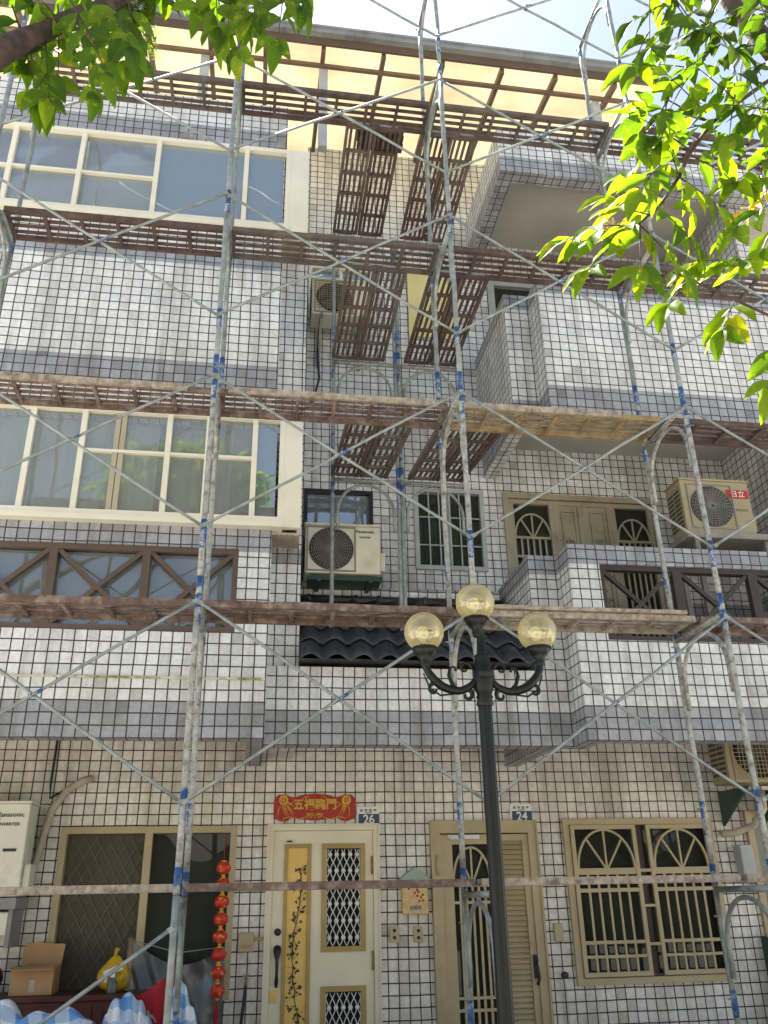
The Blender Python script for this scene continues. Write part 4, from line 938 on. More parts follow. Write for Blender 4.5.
drape('tarpaulin', T([(-60,1010),(-15,995),(8,1003),(22,1018),(40,1013),(62,1009),(80,1012),(92,1026)], 7.3), 7.3, 'tarp', 'blue and white checked tarpaulin draped low below the cardboard box', 1)
drape('tarpaulin', T([(100,1030),(110,1005),(124,994),(138,998),(152,1028)], 7.2), 7.2, 'tarp', 'blue and white checked tarpaulin heaped in front of the red cloth', 4)
drape('tarpaulin', T([(168,1030),(174,985),(180,970),(186,990),(200,1030)], 7.2), 7.2, 'tarp', 'blue and white checked tarpaulin gathered to a tall peak below the lanterns', 6, .12)
a, b, c_, d_ = at(134,1000,7.6), at(175,970,7.6), at(170,1030,7.6), at(140,1040,7.6)
m = MB(); g = 10; P4 = lambda u, v: (a*(1-u)+b*u)*(1-v)+(d_*(1-u)+c_*u)*v+Vector((0, .05*math.sin(u*7+v*3), 0))
m.add([P4(i/g, j/g) for j in range(g+1) for i in range(g+1)], [(j*(g+1)+i, j*(g+1)+i+1, (j+1)*(g+1)+i+1, (j+1)*(g+1)+i) for j in range(g) for i in range(g)], True)
o = m.build('red_banner', 'redcloth'); tag(o, 'red cloth with pale print hung behind the left scaffold poles', 'cloth')
m = MB()
for (u, v) in ((.15,.5),(.3,.42),(.42,.55)): p = P4(u, v); q = P4(u+.12, v+.2); m.bar(p+Vector((0,-.02,0)), q+Vector((0,-.02,0)), .012, .004, up=(0,1,0))
m.bar(P4(.15,.5)+Vector((0,-.022,0)), P4(.42,.55)+Vector((0,-.022,0)), .012, .004, up=(0,1,0)); m.build('print', 'pipe', o)
# grey plastic film hung across the lower right of the lattice window
m = MB(); g = 16; A_, B_ = Vector((-.95, 8.7, 1.12)), Vector((-.14, 8.7, 1.05)); vs = []
for j in range(g+1):
    for i in range(g+1):
        u, v = i/g, j/g; p = A_.lerp(B_, u); vs.append((p.x, p.y-.05*v+.03*math.sin(u*9+v*5)+.02*math.sin(u*23-v*9), p.z-.16*math.sin(PI*u)*(1-v)-v*.7))
m.add(vs, [(j*(g+1)+i, j*(g+1)+i+1, (j+1)*(g+1)+i+1, (j+1)*(g+1)+i) for j in range(g) for i in range(g)], True)
o = m.build('plastic_film', glass('clear_film', '#7c7e78', .03, .3, .35)); tag(o, 'grey translucent plastic film hung across the lower corner of the lattice window', 'plastic film')
m = MB(); m.tube([(-1.0,8.69,1.14),(-.55,8.68,1.02),(-.1,8.69,1.06)], .004, 5); m.build('green_line', 'mailroof', o)
m = MB(); m.tube([(-.95, 8.5, .75), (-.96, 8.6, 1.15)], [.03, .022], 8); tag(m.build('wooden_post', 'yellowwood'), 'short wooden stick leaning upright on the cabinet by the film', 'stick')

# ------------------------------------------------------------------ street lamp
LX, LY = 1.325, 4.75
lp = thing('street_lamp', 'dark green cast iron street lamp with three amber glass globes', 'street lamp', (LX, LY, 0))
hub = at(483, 674, LY); HX, HZ = hub.x, hub.z
m = MB(); r0 = .052; prof_n = 12; segs = 24
vs = []; hs = [0.0]
m.lathe([(.15,0),(.15,.1),(.11,.14),(.09,.26),(.1,.3),(.07,.34),(.06,.5),(.066,.53),(.044,.56)], (HX, LY, 0), 24)
o0 = len(m.v)
rows = 12
for j in range(rows+1):
    z = .555+(HZ-.17-.555)*j/rows; rr = .042-.004*j/rows
    for k in range(48):
        a = 2*PI*k/48; q = rr*(1+.045*math.cos(12*a)); m.v.append(Vector((HX+q*math.cos(a), LY+q*math.sin(a), z)))
for j in range(rows):
    for k in range(48): m.f.append((o0+j*48+k, o0+j*48+(k+1)%48, o0+(j+1)*48+(k+1)%48, o0+(j+1)*48+k)); m.sm.append(True); m.mi.append(0)
m.lathe([(.04,-.19),(.052,-.175),(.042,-.15),(.05,-.135),(.042,-.12),(.055,-.09),(.06,-.02),(.055,.05),(.042,.09),(.048,.105),(.03,.12),(.024,.2),(.022,.24),(.034,.262)], (HX, LY, HZ), 24)
m.build('post', 'lampgreen', lp)
m = MB(); m.lathe([(0,.014),(.036,.012),(.042,0)], (HX, LY-.054, HZ), 20, (0,-1,-.05)); m.build('medallion', 'lampgreen', lp)
gc = [at(424, 632, LY), at(475, 603, LY), at(537, 632, LY)]; gr = .116
def spiral(cx, cz, r, a0, turns, sgn, y, n=18): return [(cx+r*(1-.75*i/n)*math.cos(a0+sgn*turns*2*PI*i/n), y, cz+r*(1-.75*i/n)*math.sin(a0+sgn*turns*2*PI*i/n)) for i in range(n+1)]
for i, g in enumerate(gc):
    if i != 1:
        s = -1 if i == 0 else 1; base = Vector((g.x, LY, g.z-gr-.035)); m = MB()
        L = abs(g.x-HX); P_ = [(HX+s*.045, HZ-.035), (HX+s*.085, HZ-.075), (HX+s*L*.45, HZ-.1), (HX+s*L*.72, HZ-.075), (HX+s*L*.92, HZ-.01), (g.x, HZ+.05), (g.x, base.z+.0)]
        cv = []
        for k in range(len(P_)-1):
            p0 = P_[max(k-1,0)]; p1 = P_[k]; p2 = P_[k+1]; p3 = P_[min(k+2,len(P_)-1)]
            for t in [q/6 for q in range(6)]:
                f = lambda a, b, c, d: .5*((2*b)+(-a+c)*t+(2*a-5*b+4*c-d)*t*t+(-a+3*b-3*c+d)*t**3)
                cv.append((f(p0[0],p1[0],p2[0],p3[0]), LY, f(p0[1],p1[1],p2[1],p3[1])))
        cv.append((P_[-1][0], LY, P_[-1][1])); n = len(cv)
        m.tube(cv, [.026-.008*abs(2*k/n-1) for k in range(n)], 10)
        m.tube(spiral(HX+s*.105, HZ+.03, .04, PI if s > 0 else 0, .9, -s, LY), [.014-.008*k/18 for k in range(19)], 8)
        m.tube(spiral(HX+s*.1, HZ-.125, .036, PI/2, .85, s, LY), [.015-.009*k/18 for k in range(19)], 8)
        m.tube(spiral(HX+s*(L*.86), HZ-.095, .036, PI/2, .8, -s, LY), [.012-.007*k/18 for k in range(19)], 8)
        m.tube([(HX+s*L*.45, LY, HZ-.1), (HX+s*L*.55, LY, HZ-.06), (HX+s*L*.6, LY, HZ-.01), (HX+s*L*.57, LY, HZ+.035), (HX+s*L*.5, LY, HZ+.04), (HX+s*L*.47, LY, HZ+.015)], [.013,.012,.011,.009,.007,.009], 8)
        m.tube([(HX+s*L*.5, LY+.01, HZ-.115), (HX+s*L*.75, LY+.01, HZ-.125), (HX+s*L*.93, LY+.01, HZ-.085), (HX+s*L*1.03, LY+.01, HZ-.0)], [.005,.006,.006,.004], 6)
        m.build('arm', 'lampgreen', lp)
    m = MB(); cz = g.z-gr
    m.lathe([(.02,-.09),(.03,-.06),(.026,-.05),(.05,-.02),(.066,.0),(.07,.024),(.064,.03),(.05,.034),(.0,.034)], (g.x, LY, cz-.004), 24)
    for k in range(18): a = 2*PI*k/18; m.sphere((g.x+.067*math.cos(a), LY+.067*math.sin(a), cz+.016), .01, 6, 4)
    m.build('globe_seat', 'lampgreen', lp)
    m = MB(); m.sphere((g.x, LY, g.z), gr, 40, 24); gl = m.build('globe', 'globe', lp)
    m = MB(); m.lathe([(.0,.0),(.018,.0),(.018,.04),(.034,.065),(.04,.09),(.03,.118),(.0,.13)], (g.x-.012, LY, cz+.022), 16); m.build('bulb', 'white', gl)

# ------------------------------------------------------------------ scaffolding
XC = [-2.30, -.39, 1.52, 3.40, 5.31]
LV = [1.54, 3.39, 5.18, 6.86, 8.69, 10.42, 12.2]     # plank levels
PINS = [(.75,1.27),(2.0,3.25),(3.83,5.03),(5.62,6.83),(7.36,8.5),(9.15,10.3),(10.95,12.05)]
YB, YA = 6.36, 5.6
def make_frame(w, h, pins, spatter, along_x=False):
    """a walk-through scaffold frame: two legs, head bar, inner arch, lock pins; local origin under the front leg"""
    r = thing('scaffold_trestle', 'x', 'scaffold frame', (0,0,0), 'steel walk-through frames of the scaffolding')
    V = (lambda u, z, o=0: (u, o, z)) if along_x else (lambda u, z, o=0: (o, u, z))
    mat = 'steel2' if spatter else 'steel'
    for u in (0, w):
        m = MB(); m.tube([V(u+(random.uniform(-.004,.004) if 0 < k < 5 else 0), (h-.035)*k/5, random.uniform(-.004,.004) if 0 < k < 5 else 0) for k in range(6)], .021, 10); m.tube([V(u,h-.034), V(u,h-.001)], .0165, 8); leg = m.build('leg', mat, r)
        for p in pins+[.065]:
            if p > .1 and random.random() < .12: continue
            m = MB(); e = .5 if p < .1 else 1; m.tube([V(u,p-e*(.07+.15*random.random())), V(u,p+e*(.04+.1*random.random()))], .0222, 10); m.build('paint_band', 'bluepaint', leg)
        for p in pins:
            m = MB(); m.tube([(-.0,-.045,p) if u == 0 and not along_x else V(u,p,-.045), V(u,p)], .007, 6); m.build('lock_pin', 'steel', leg)
    m = MB(); m.tube([V(.022,h-.06), V(w-.022,h-.06)], .021, 10); m.build('head_bar', mat, r)
    m = MB(); pts = [V(.05,h-.62)]
    n = 16
    for k in range(n+1):
        a = PI-PI*k/n; pts.append(V(w/2+(w/2-.05)*math.cos(a), h-.42+.31*math.sin(a)))
    pts.append(V(w-.05,h-.62)); m.tube(pts, .0165, 8)
    m.tube([V(.021,h-.62), V(.05,h-.6)], .014, 6); m.tube([V(w-.021,h-.62), V(w-.05,h-.6)], .014, 6)
    m.tube([V(w/2,h-.115), V(w/2,h-.08)], .012, 6)
    m.build('arch', mat, r); return r
colname = ['outermost column past the lattice window', 'column between lattice window and cream door', 'column behind the lamp', 'column crossing the wide grille window', 'outermost column past the grille window']
lvname = ['street level', 'first storey', 'second tier of windows', 'second storey parapet', 'upper windows', 'rooftop canopy', 'above the roof']
for li in range(6):
    z0 = 0 if li == 0 else LV[li-1]-.035; h = LV[li]-.035-z0
    pins = [p-z0 for p in PINS[li]]
    fr = None
    for ci, x in enumerate(XC):
        if ci == 4 and li in (5,): pass
        lab = 'scaffold frame, %s, %s' % (colname[ci], lvname[li])
        if fr is None: fr = make_frame(YB-YA, h, pins, li in (1, 2)); fr.location = (x, YA, z0); fr['label'] = lab
        else: dup(fr, (x, YA, z0), lab)
# cross braces along the street side
def make_brace(w, dz):
    r = thing('cross_brace', 'x', 'scaffold brace', (0,0,0), 'crossed brace tubes of the scaffolding')
    for s, y in ((1, -.012), (-1, .012)):
        m = MB(); a, b = Vector((.03, y, -s*dz/2)), Vector((w-.03, y, s*dz/2)); m.tube([a.lerp(b, k/6)+Vector((0, random.uniform(-.003,.003), random.uniform(-.006,.004)))*(0 < k < 6) for k in range(7)], .0115, 8)
        for e, o in ((a, Vector((-.03, 0, -s*.02))), (b, Vector((.03, 0, s*.02)))): m.bar(e, e+o, .008, .028, up=(0,0,1))
        m.build('tube', 'steel', r)
    m = MB(); m.tube([(w/2, -.03, 0), (w/2, .03, 0)], .012, 8); m.build('pivot', 'bluepaint', r)
    m = MB(); dr = Vector((w, 0, dz)).normalized()*.06
    m.tube([Vector((w/2,-.012,0))-dr, Vector((w/2,-.012,0))+dr], .0125, 8); m.build('paint_band', 'bluepaint', r)
    return r
spans = ['span before the lattice window', 'span before door 26', 'span before door 24', 'span past the grille window']
for li in range(7):
    for ci in range(4):
        if li == 0 and ci in (1, 2): continue
        zc_ = sum(PINS[li])/2; dz = PINS[li][1]-PINS[li][0]; br = make_brace(XC[ci+1]-XC[ci], dz if li else 1.25)
        br.location = (XC[ci], YA-.045, zc_ if li else .66)
        br['label'] = 'crossed brace tubes, %s, %s' % (spans[ci], lvname[li])
# planks
def make_plank(L, w, mat, solid=False):
    r = thing('scaffold_plank', 'x', 'scaffold plank', (0,0,0), 'slatted steel planks of the scaffolding')
    for y in (0, w-.03): m = MB(); m.box(0, L, y, y+.03, -.047, 0); m.build('side_rail', mat, r)
    m = MB(); n = 4; gap = (w-.06)/n
    for k in range(n):
        y = .03+gap*k+gap*.22; m.box(.03, L-.03, y, y+gap*(.48 if not solid else .9), -.012, -.001)
    m.build('slats', mat, r)
    nr = max(3, round(L/.3))
    for k in range(nr+1):
        m = MB(); x = .001+(L-.032)*k/nr; m.box(x, x+.03, .031, w-.031, -.042, -.013); m.build('rib', mat, r)
    for x, s in ((0, -1), (L, 1)):
        m = MB(); m.box(min(x, x+s*.03), max(x, x+s*.03), .05, w-.05, -.03, -.005); m.build('end_hook', 'steel', r)
    return r
protos = {}
def plank(x, y, z, L, w, mat, label, solid=False):
    k = (round(L,3), w, mat, solid)
    if k not in protos: protos[k] = r = make_plank(L, w, mat, solid); r.location = (x,y,z); r['label'] = label
    else: r = dup(protos[k], (x,y,z), label)
    return r
lvn = ['door height', 'lamp globe height', 'above the lower white windows', 'below the upper white windows', 'under the rooftop canopy']
pm = [['palewood','rustpale','palewood','palewood'], ['rustpale','rustpale','palewood','rustpale'], ['rustpale','rustpale','yellowwood','rust'], ['rust','rustgrey','rust','rustgrey'], ['rustgrey','rust','rustgrey','rust']]
for li in range(5):
    for ci in range(4):
        L = XC[ci+1]-XC[ci]-.05
        plank(XC[ci]+.025, 5.95, LV[li], L, .37, pm[li][ci], '%s plank, %s, %s' % ({'palewood':'pale cement-crusted','rustpale':'dusty brown','rust':'rusty brown slatted','rustgrey':'greyish brown slatted','yellowwood':'yellowish timber'}[pm[li][ci]], spans[ci], lvn[li]), li < 1)
# cement-crusted boards tied along the outer edge
def board(x0, x1, y, z, w, h, mat, label):
    m = MB(); n = 24; vs = []; rb = random.Random(int(x0*10)+int(z*10))
    for i in range(n+1):
        x = x0+(x1-x0)*i/n; e = rb.uniform(-.005, .005); vs += [(x,y,z),(x,y+w,z),(x,y+w,z+h+e),(x,y+e,z+h+e)]
    m.add(vs, [q for i in range(n) for q in ((4*i,4*i+4,4*i+5,4*i+1),(4*i+1,4*i+5,4*i+6,4*i+2),(4*i+2,4*i+6,4*i+7,4*i+3),(4*i+3,4*i+7,4*i+4,4*i))]+[(0,1,2,3),(4*n+3,4*n+2,4*n+1,4*n)])
    tag(m.build('timber_board', mat), label, 'board')
board(-2.2, -.62, 5.925, 5.135, .022, .055, 'palewood', 'pale crusted timber board on the planks above the white bay window')
board(-.3, 1.45, 5.925, 5.135, .022, .055, 'palewood', 'pale crusted timber board along the planks in front of the recess')
board(1.62, 3.0, 5.925, 5.135, .022, .055, 'palewood', 'pale crusted timber board on the planks below the upper balcony')
board(-.35, 3.9, 6.2, 3.395, .12, .03, 'rustpale', 'long brown timber board lying on the planks behind the lamp globes')
board(-2.2, 1.45, 5.925, 3.345, .022, .052, 'rustpale', 'dusty brown timber board on the planks before the brown cross-barred windows')
board(1.55, 3.3, 5.92, 3.395, .15, .03, 'palewood', 'pale timber board on the planks right of the lamp')
# inner frames standing parallel to the wall in the recess, with cross planks to the outer scaffold
YI = 7.8
XI2 = [(.71, .68), (1.43, .68)]
inner = [(3.45, 5.40), (5.40, 6.83), (6.83, 8.57)]
for li, (z0, z1) in enumerate(inner):
    fr = None
    for si, (x, w) in enumerate(XI2):
        lab = 'scaffold frame flat to the recess wall, %s, %s' % (('house 26 half', 'house 24 half')[si], ('just above the awning', 'under the middle planks', 'behind the highest planks')[li])
        if fr is None: fr = make_frame(w, z1-z0, [.35, z1-z0-.2], False, True); fr.location = (x, YI, z0); fr['label'] = lab
        else: dup(fr, (x, YI, z0), lab)
def cross_plank(x, z0, z1, label, mat='rust', w=.285):
    L = YI-6.32; k = ('x', w, mat)
    if k not in protos: protos[k] = r = make_plank(L, w, mat); r['label'] = label
    else: r = dup(protos[k], (0,0,0), label)
    ang = math.atan2(z1-z0, L)
    r.rotation_euler = Matrix.Rotation(PI/2, 3, 'Z').to_euler(); r.rotation_euler = (Matrix.Rotation(PI/2, 4, 'Z') @ Matrix.Rotation(-ang, 4, 'Y')).to_euler()
    r.location = (x+w, 6.32, z0)
nth = ['nearest the bay', 'second from the bay', 'third from the bay', 'nearest the balcony']
for li, (z0, z1) in enumerate(((5.19, 5.42), (6.87, 6.86), (8.69, 8.62))):
    for k, x in enumerate((.69, .985, 1.49, 1.785)):
        cross_plank(x, z0, z1, 'slatted plank running into the recess, %s, %s' % (nth[k], ('lowest set', 'middle set', 'top set')[li]), ('rust', 'rustgrey', 'rustgrey', 'rust')[(k+li) % 4])
# loose boards piled at the head of the top planks
for k in range(3):
    m = MB(); m.box(.8+.02*k, 1.3+.015*k, 6.33+.13*k, 6.44+.13*k, 8.705+.028*k, 8.73+.028*k); tag(m.build('timber_board', 'rust'), ['front', 'middle', 'rear'][k]+' one of three short brown boards stacked on the top planks', 'board')

# ------------------------------------------------------------------ trees close to the camera
class Leaves:
    def __init__(s): s.v = []; s.f = []; s.uv = []; s.t = []
    def leaf(s, p, d, n, L, W, tint, curl=.25):
        d = d.normalized(); side = d.cross(n).normalized(); n = side.cross(d).normalized()
        R = 9; o = len(s.v); ph = random.uniform(0, 6)
        for i in range(R+1):
            t = i/R; w = W*.5*(math.sin(PI*t**.85)**.8)*(1-.22*t) if 0 < i < R else .0008
            c = p+d*(L*t)-n*(curl*L*t*t)+side*(.06*L*math.sin(2.2*t))
            for k, q in enumerate((-1, -.5, 0, .5, 1)):
                lift = abs(q)*w*.38+.03*W*math.sin(6*t*3+ph+q*2)*abs(q)
                s.v.append(c+side*(q*w)+n*lift); s.uv.append((.5+q*.5, t)); s.t.append(tint)
        for i in range(R):
            for k in range(4): s.f.append((o+i*5+k, o+i*5+k+1, o+(i+1)*5+k+1, o+(i+1)*5+k))
    def build(s, name, parent):
        me = bpy.data.meshes.new(name); off = world_loc(parent); me.from_pydata([v-off for v in s.v], [], s.f)
        uv = me.uv_layers.new(); a = me.attributes.new('tint', 'FLOAT', 'POINT'); a.data.foreach_set('value', s.t)
        idx = [0]*len(me.loops); me.loops.foreach_get('vertex_index', idx)
        uv.data.foreach_set('uv', [c for i in idx for c in s.uv[i]])
        me.polygons.foreach_set('use_smooth', [True]*len(me.polygons))
        me.materials.append(M['leaf']); o = bpy.data.objects.new(name, me); C.objects.link(o); o.parent = parent; return o
def spray(lv, tw, a, b, L, n, tint, droop=.5, jitter=1.0):
    """a compound leaf: rachis a->b with paired leaflets and one at the tip"""
    a, b = Vector(a), Vector(b); ax = (b-a); ln = ax.length; ax.normalize()
    up = Vector((random.uniform(-.4,.4), random.uniform(-.6,-.1), .8)); up = (up-ax*up.dot(ax)).normalized(); sd = ax.cross(up)
    pts = [a+ax*(ln*t)-Vector((0,0,1))*(.12*ln*t*t) for t in (0,.25,.5,.75,1)]
    tw.tube(pts, [.004,.0032,.0027,.0022,.0015], 5)
    pos = lambda t: a+ax*(ln*t)-Vector((0,0,1))*(.12*ln*t*t)
    for k in range(n):
        t = .22+.72*k/max(1,n-1)
        for s in (-1, 1):
            d = ax*random.uniform(.45,.85)+sd*s*random.uniform(.7,1.1)-Vector((0,0,1))*droop*random.uniform(.4,1.2)+Vector((random.uniform(-.3,.3),random.uniform(-.35,.35),0))*jitter
            nn = up+sd*random.uniform(-.5,.5)+Vector((random.uniform(-.4,.4), random.uniform(-.5,.3), random.uniform(-.2,.2)))
            l = L*random.uniform(.72,1.1); p = pos(min(1,t+random.uniform(-.05,.05)))
            lv.leaf(p+d.normalized()*.008, d, nn, l, l*random.uniform(.46,.58), min(1, max(0, random.gauss(tint, .1))), random.uniform(.1,.4))
    l = L*random.uniform(.95,1.2); lv.leaf(pos(1), ax-Vector((0,0,.4)), up+Vector((0,-.3,0)), l, l*.45, min(1, max(0, random.gauss(tint, .1))), .25)

# left tree
TL = thing('street_tree', 'street tree with dark bough and drooping leaves over the enclosed bay windows', 'tree', (-3.3, 1.3, 0))
m = MB(); m.tube([(-3.3,1.3,0),(-3.25,1.35,1.2),(-3.3,1.4,2.4),(-3.15,1.5,3.3),(-2.7,1.7,4.3),(-2.3,1.9,5.4)], [.19,.14,.13,.12,.09,.05], 14); m.build('trunk', 'bark', TL)
P = at
m = MB(); m.tube([Vector((-3.2,1.47,3.0)), Vector((-2.2,1.8,3.3)), P(-40,75,2.3), P(8,48,2.5), P(40,34,2.6), P(75,16,2.7), P(110,4,2.8), P(150,-14,2.9), P(230,-40,3.0)], [.1,.08,.06,.05,.043,.034,.028,.02,.012], 12)
m.tube([P(110,4,2.8), P(180,-25,2.7), P(240,-20,2.6), P(290,-18,2.6)], [.016,.012,.01,.006], 8); m.build('bough', 'bark', TL)
lv, tw = Leaves(), MB()
ll = [((12,5),(40,88)),((58,5),(60,70)),((70,0),(108,62)),((96,0),(122,58)),((20,25),(48,95)),((-20,0),(25,55)),((128,0),(140,55)),((30,-10),(85,40)),((75,15),(95,82)),((110,0),(132,40)),((-15,20),(15,40)),((45,40),(50,90)),((0,-15),(60,18)),((60,-20),(120,15)),((-10,-25),(40,0))]
for (a, b) in ll:
    y = random.uniform(2.35, 2.75); spray(lv, tw, P(*a, y), P(*b, y-.05), .14, random.choice((3,4)), .4, .8)
for (a, b) in [((245,-18),(240,45)),((215,-20),(218,22)),((260,-18),(262,25)),((285,-18),(278,35)),((300,-18),(302,4)),((232,-22),(228,28)),((268,-20),(250,10)),((205,-25),(200,5)),((240,-15),(246,20))]:
    y = random.uniform(2.5, 2.8); spray(lv, tw, P(*a, y), P(*b, y), .14, 3, .42, .7)
def crown(lv, c, r, n, L, tint):
    for k in range(n):
        u = Vector((random.gauss(0,1), random.gauss(0,1), random.gauss(0,1))).normalized()*random.random()**.4; p = Vector((c[0]+u.x*r[0], c[1]+u.y*r[1], c[2]+u.z*r[2]))
        for q in range(4):
            d = Vector((random.uniform(-1,1), random.uniform(-1,1), random.uniform(-.8,.2))); lv.leaf(p+d*.05, d, Vector((random.uniform(-.4,.4), random.uniform(-.4,.4), 1)), L*random.uniform(.8,1.2), L*.5, random.gauss(tint,.1))
m = MB(); m.tube([(-2.3,1.9,5.4),(-1.5,2.4,6.1),(-.8,2.8,6.7)], [.05,.035,.015], 8); m.tube([(-2.3,1.9,5.4),(-2.1,2.6,6.3),(-2.1,3.2,6.9)], [.045,.03,.012], 8); m.build('bough', 'bark', TL)
crown(lv, (-1.15, 2.95, 7.0), (1.25, 1.0, .65), 800, .18, .4)  # leaf mass above the view, added to shade the hanging leaves
lv.build('leaves', TL); tw.build('twigs', 'bark', TL)

# fine-leaved tree further back on the left
TF = thing('fine_leaved_tree', 'feathery fine leaved tree hanging behind the large drooping leaves by the canopy', 'tree', (-4.4, 3.6, 0))
m = MB(); m.tube([(-4.4,3.6,0),(-4.3,3.6,2),(-4.0,3.65,4),(-2.9,3.7,5.2),(-1.6,3.75,5.9)], [.12,.1,.08,.05,.03], 10); m.build('trunk', 'bark', TF)
lv, tw = Leaves(), MB()
for k in range(46):
    a = P(random.uniform(105,150), random.uniform(-5,30), 3.75); b = a+Vector((random.uniform(-.16,.2), random.uniform(-.1,.1), random.uniform(-.2,-.02)))
    tw.tube([Vector((-1.6,3.75,5.9)) if k % 12 == 0 else a-Vector((.02,0,-.03)), a, b], [.004,.003,.001], 4)
    for q in range(13):
        t = q/12; p = a.lerp(b, t)
        for s in (-1, 1):
            d = Vector((s*.7, random.uniform(-.5,.5), random.uniform(-.6,.3))); lv.leaf(p, d, Vector((random.uniform(-.5,.5),-.5,.7)), .04, .014, random.uniform(.3,.75), .1)
for k in range(3):
    a = P(150+random.uniform(-4,4), 30, 3.75)
    for q in range(16): lv.leaf(a+Vector((random.uniform(-.03,.03),0,-q*.012)), Vector((random.uniform(-1,1),0,-.5)), Vector((0,-.6,.6)), .035, .013, random.uniform(.4,.7), .1)
lv.build('leaves', TF); tw.build('twigs', 'bark', TF)

# right tree
TR = thing('street_tree', 'street tree with sunlit yellow green leaves hanging over the open balconies', 'tree', (3.9, 2.4, 0))
m = MB(); m.tube([(3.9,2.4,0),(3.85,2.4,1.3),(3.85,2.45,2.6),(3.75,2.5,3.6),(3.7,2.6,4.6),(3.6,2.7,6.0),(3.75,2.8,7.0),(3.7,2.85,7.9)], [.17,.13,.12,.11,.1,.07,.04,.015], 14)
m.tube([P(790,70,2.6), P(762,38,2.7), P(738,12,2.75), P(715,-18,2.8), P(690,-70,2.85), P(670,-130,2.9)], [.055,.05,.046,.042,.028,.01], 12); m.tube([(3.76,2.5,3.5), P(860,140,2.6), P(790,70,2.6)], [.09,.07,.055], 12)
m.build('trunk', 'bark', TR)
br1 = [(800,62),(768,81),(740,101),(712,123),(690,153),(679,177),(659,207),(635,227),(615,238)]
br2 = [(800,325),(770,316),(735,300),(700,284),(672,272)]
m = MB(); m.tube([P(*p, 2.45) for p in br1], [.013,.0105,.0095,.009,.008,.0075,.006,.004,.002], 8); m.tube([P(*p, 2.4) for p in br2], [.008,.006,.005,.004,.002], 7)
m.tube([P(712,123,2.45), P(690,112,2.45), P(668,100,2.45), P(655,80,2.45)], [.005,.004,.003,.002], 6)
m.tube([(3.82,2.46,2.9), P(870,330,2.5), P(800,325,2.4)], [.03,.02,.008], 8); m.tube([(3.78,2.5,3.3), P(870,40,2.5), P(800,62,2.45)], [.03,.02,.013], 8)
m.build('bough', 'bark', TR)
lv, tw = Leaves(), MB()
rl = [((700,-12),(632,12)),((712,0),(648,38)),((650,-20),(648,40)),((735,15),(672,36)),((752,25),(700,78)),((775,40),(742,45)),
 ((712,123),(645,100)),((690,150),(638,112)),((705,112),(668,72)),((735,100),(695,62)),((775,88),(748,112)),((679,177),(630,168)),((664,203),(612,192)),((655,212),(652,165)),((640,225),(590,232)),
 ((632,228),(566,232)),((628,232),(588,262)),((640,226),(640,262)),((659,207),(690,236)),((679,177),(722,205)),((690,155),(742,180)),((640,225),(680,262)),
 ((730,-15),(700,22)),((755,-10),(770,30)),((700,-15),(712,25)),((680,-10),(668,20)),((745,70),(760,110)),((735,95),(728,130)),((765,95),(775,140)),((700,20),(735,45)),((650,30),(632,60)),((690,75),(668,105)),((660,-15),(690,20)),((765,5),(720,28)),((720,45),(680,68)),((700,70),(655,60)),((768,110),(720,100)),((712,123),(665,130)),((690,150),(655,140)),((679,177),(690,205)),((650,215),(618,205)),((635,227),(600,222)),((775,155),(735,175)),((768,205),(735,222)),((690,278),(668,300)),((725,262),(690,262)),((755,262),(705,255)),((775,140),(758,172)),((775,185),(742,205)),((775,225),(762,245)),
 ((735,300),(722,325)),((785,345),(772,378)),((775,15),(748,5)),((690,20),(672,-8)),((668,100),(648,130)),((712,123),(720,150)),((679,177),(668,140)),((765,270),(735,262)),((775,60),(735,70)),((660,165),(640,185))]
for i, (a, b) in enumerate(rl):
    y = random.uniform(2.3, 2.62); leaf_tone = .56 if a[1] > 150 else .46
    if a[0] > 695 and a[1] < 70: leaf_tone = .12  # shade put into the tint: dark silhouetted sprays near the upper corner
    spray(lv, tw, P(*a, y), P(*b, y-.03), .15, random.choice((2,2,3)), leaf_tone if random.random() > .05 else .85, .5)
crown(lv, (3.8, 2.85, 7.6), (.8, .7, .6), 220, .16, .42); crown(lv, tuple(P(668,-140,2.9)), (.3,.3,.25), 30, .15, .45)
lv.build('leaves', TR); tw.build('twigs', 'bark', TR)
rb = random.Random(8)
for (cx, cy) in ((615,226),(606,222),(622,232),(690,112)):
    m = MB()
    for k in range(16):
        p = P(cx+rb.uniform(-9,9), cy+rb.uniform(-8,8), 2.42); m.sphere(p, .0055, 6, 4); m.tube([P(cx,cy,2.42), p], .0012, 4)
    m.build('seed_cluster', 'mailbox', TR)

# ------------------------------------------------------------------ across the street (seen only mirrored in the panes)
O = thing('opposite_house', 'pale rendered house across the street, mirrored in the brown framed panes', 'house', (0, -10, 0))
hl = [(x, x+1.6, z, z+1.4) for x in (-11, -7.5, -4, -.5, 3, 6.5, 10) for z in (1.2, 4.4)]
m = MB(); m.add([(-13,-10,0),(13,-10,0),(13,-10,7),(-13,-10,7)], [(3,2,1,0)]); m.v = []; m.f = []; m.sm = []; m.mi = []
m.wall(-13, 13, 0, 7, -10.3, -10, hl); m.box(-13, 13, -17, -10.31, 6.8, 6.99); m.box(-13, -12.7, -17, -10.31, 0, 6.79); m.box(12.7, 13, -17, -10.31, 0, 6.79); m.build('wall', 'cream', O)
m = MB(); m.add([(-13.4,-9.4,6.9),(13.4,-9.4,6.9),(13.4,-13.5,8.9),(-13.4,-13.5,8.9),(-13.4,-17.5,6.9),(13.4,-17.5,6.9)], [(0,1,2,3),(3,2,5,4)]); m.build('roof', 'cabinet', O)
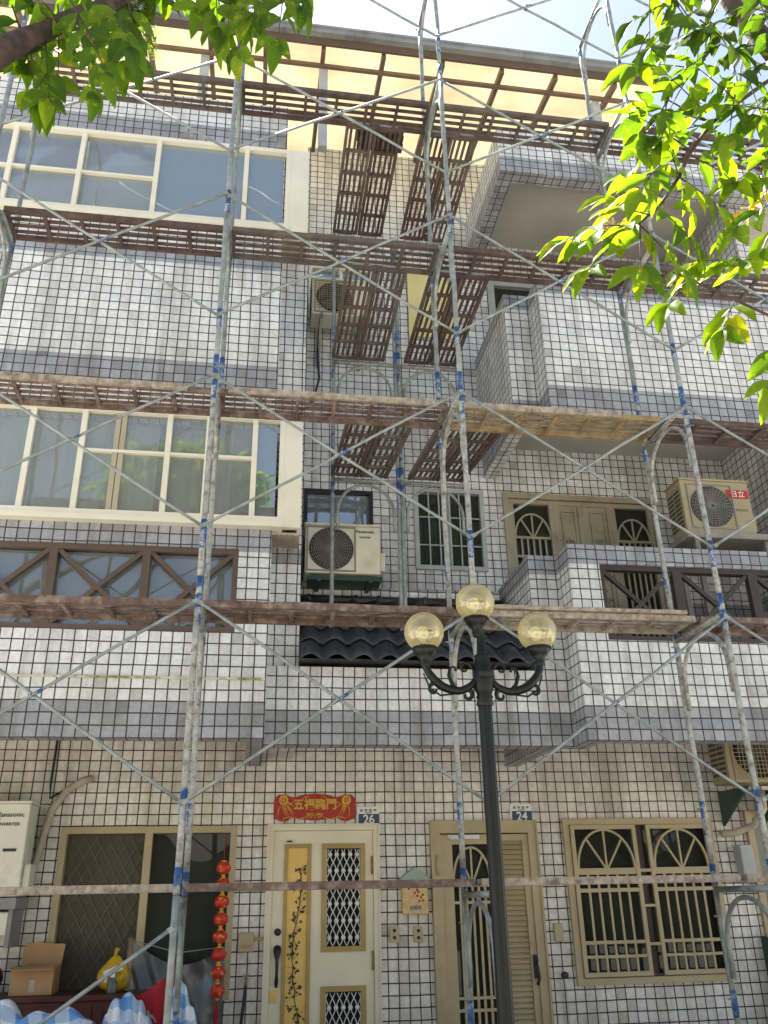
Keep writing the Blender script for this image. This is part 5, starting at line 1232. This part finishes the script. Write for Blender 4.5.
for h_ in hl:
    m = MB(); m.frame(h_[0], h_[1], h_[2], h_[3], -10.1, -10.0, .07); f = m.build('window', 'brown', O); pane(f, h_[0]+.07, h_[1]-.07, h_[2]+.07, h_[3]-.07, -10.06, 'glassdark')
m = MB(); nx_, nz_ = 160, 26; rb = random.Random(11); vs = []
for j in range(nz_+1):
    for i in range(nx_+1):
        x = -16+32*i/nx_; t = j/nz_; top = 3.3+.6*math.sin(x*.9)+.35*math.sin(x*2.3+1)
        vs.append((x, -7.6-.9*t+.12*math.sin(x*2+t*5)+rb.uniform(-.06,.06), top*t))
m.add(vs, [(j*(nx_+1)+i+1, j*(nx_+1)+i, (j+1)*(nx_+1)+i, (j+1)*(nx_+1)+i+1) for j in range(nz_) for i in range(nx_)], True)
tag(m.build('unseen_hedge', simple('dark_foliage', '#1d2615', .9, var=.25, scale=3)), kind='stuff')  # hedge added behind the camera to darken reflections in the ground-floor panes

# ------------------------------------------------------------------ light, sky, camera
SUN_EL, SUN_AZ = rad(68), rad(-22)     # azimuth from +Y towards +X
d = Vector((math.sin(SUN_AZ)*math.cos(SUN_EL), math.cos(SUN_AZ)*math.cos(SUN_EL), math.sin(SUN_EL)))
su = bpy.data.lights.new('sun', 'SUN'); su.energy = 5.0; su.angle = rad(.5); su.color = (1, .95, .86)
so = bpy.data.objects.new('sun', su); C.objects.link(so); so.rotation_euler = (-d).to_track_quat('-Z', 'Y').to_euler(); so.location = d*40
W = bpy.data.worlds.new('World'); S.world = W; W.use_nodes = True; nt = W.node_tree; bg = nt.nodes['Background']
sk = nt.nodes.new('ShaderNodeTexSky'); sk.sky_type = 'NISHITA'; sk.sun_disc = False; sk.sun_elevation = SUN_EL; sk.sun_rotation = SUN_AZ; sk.air_density = 1.0; sk.dust_density = .9; sk.ozone_density = 1.0
hs = nt.nodes.new('ShaderNodeHueSaturation'); hs.inputs['Saturation'].default_value = .8; nt.links.new(sk.outputs[0], hs.inputs['Color']); nt.links.new(hs.outputs[0], bg.inputs[0]); bg.inputs[1].default_value = .05
cd = bpy.data.cameras.new('camera'); co = bpy.data.objects.new('camera', cd); C.objects.link(co); S.camera = co
cd.sensor_fit = 'VERTICAL'; cd.sensor_height = 36; cd.lens = FPX*36/1024; cd.clip_end = 2000; cd.clip_start = .05
mt = Matrix((RX, UP, -FW)).transposed().to_4x4(); mt.translation = Vector((0, 0, ZC)); co.matrix_world = mt
S.view_settings.view_transform = 'Standard'; S.view_settings.look = 'None'; S.view_settings.exposure = 2.52; S.view_settings.gamma = 1
S.render.resolution_x, S.render.resolution_y = 768, 1024
S.cycles.max_bounces = 8; S.cycles.transparent_max_bounces = 12
S.cycles.use_denoising = True
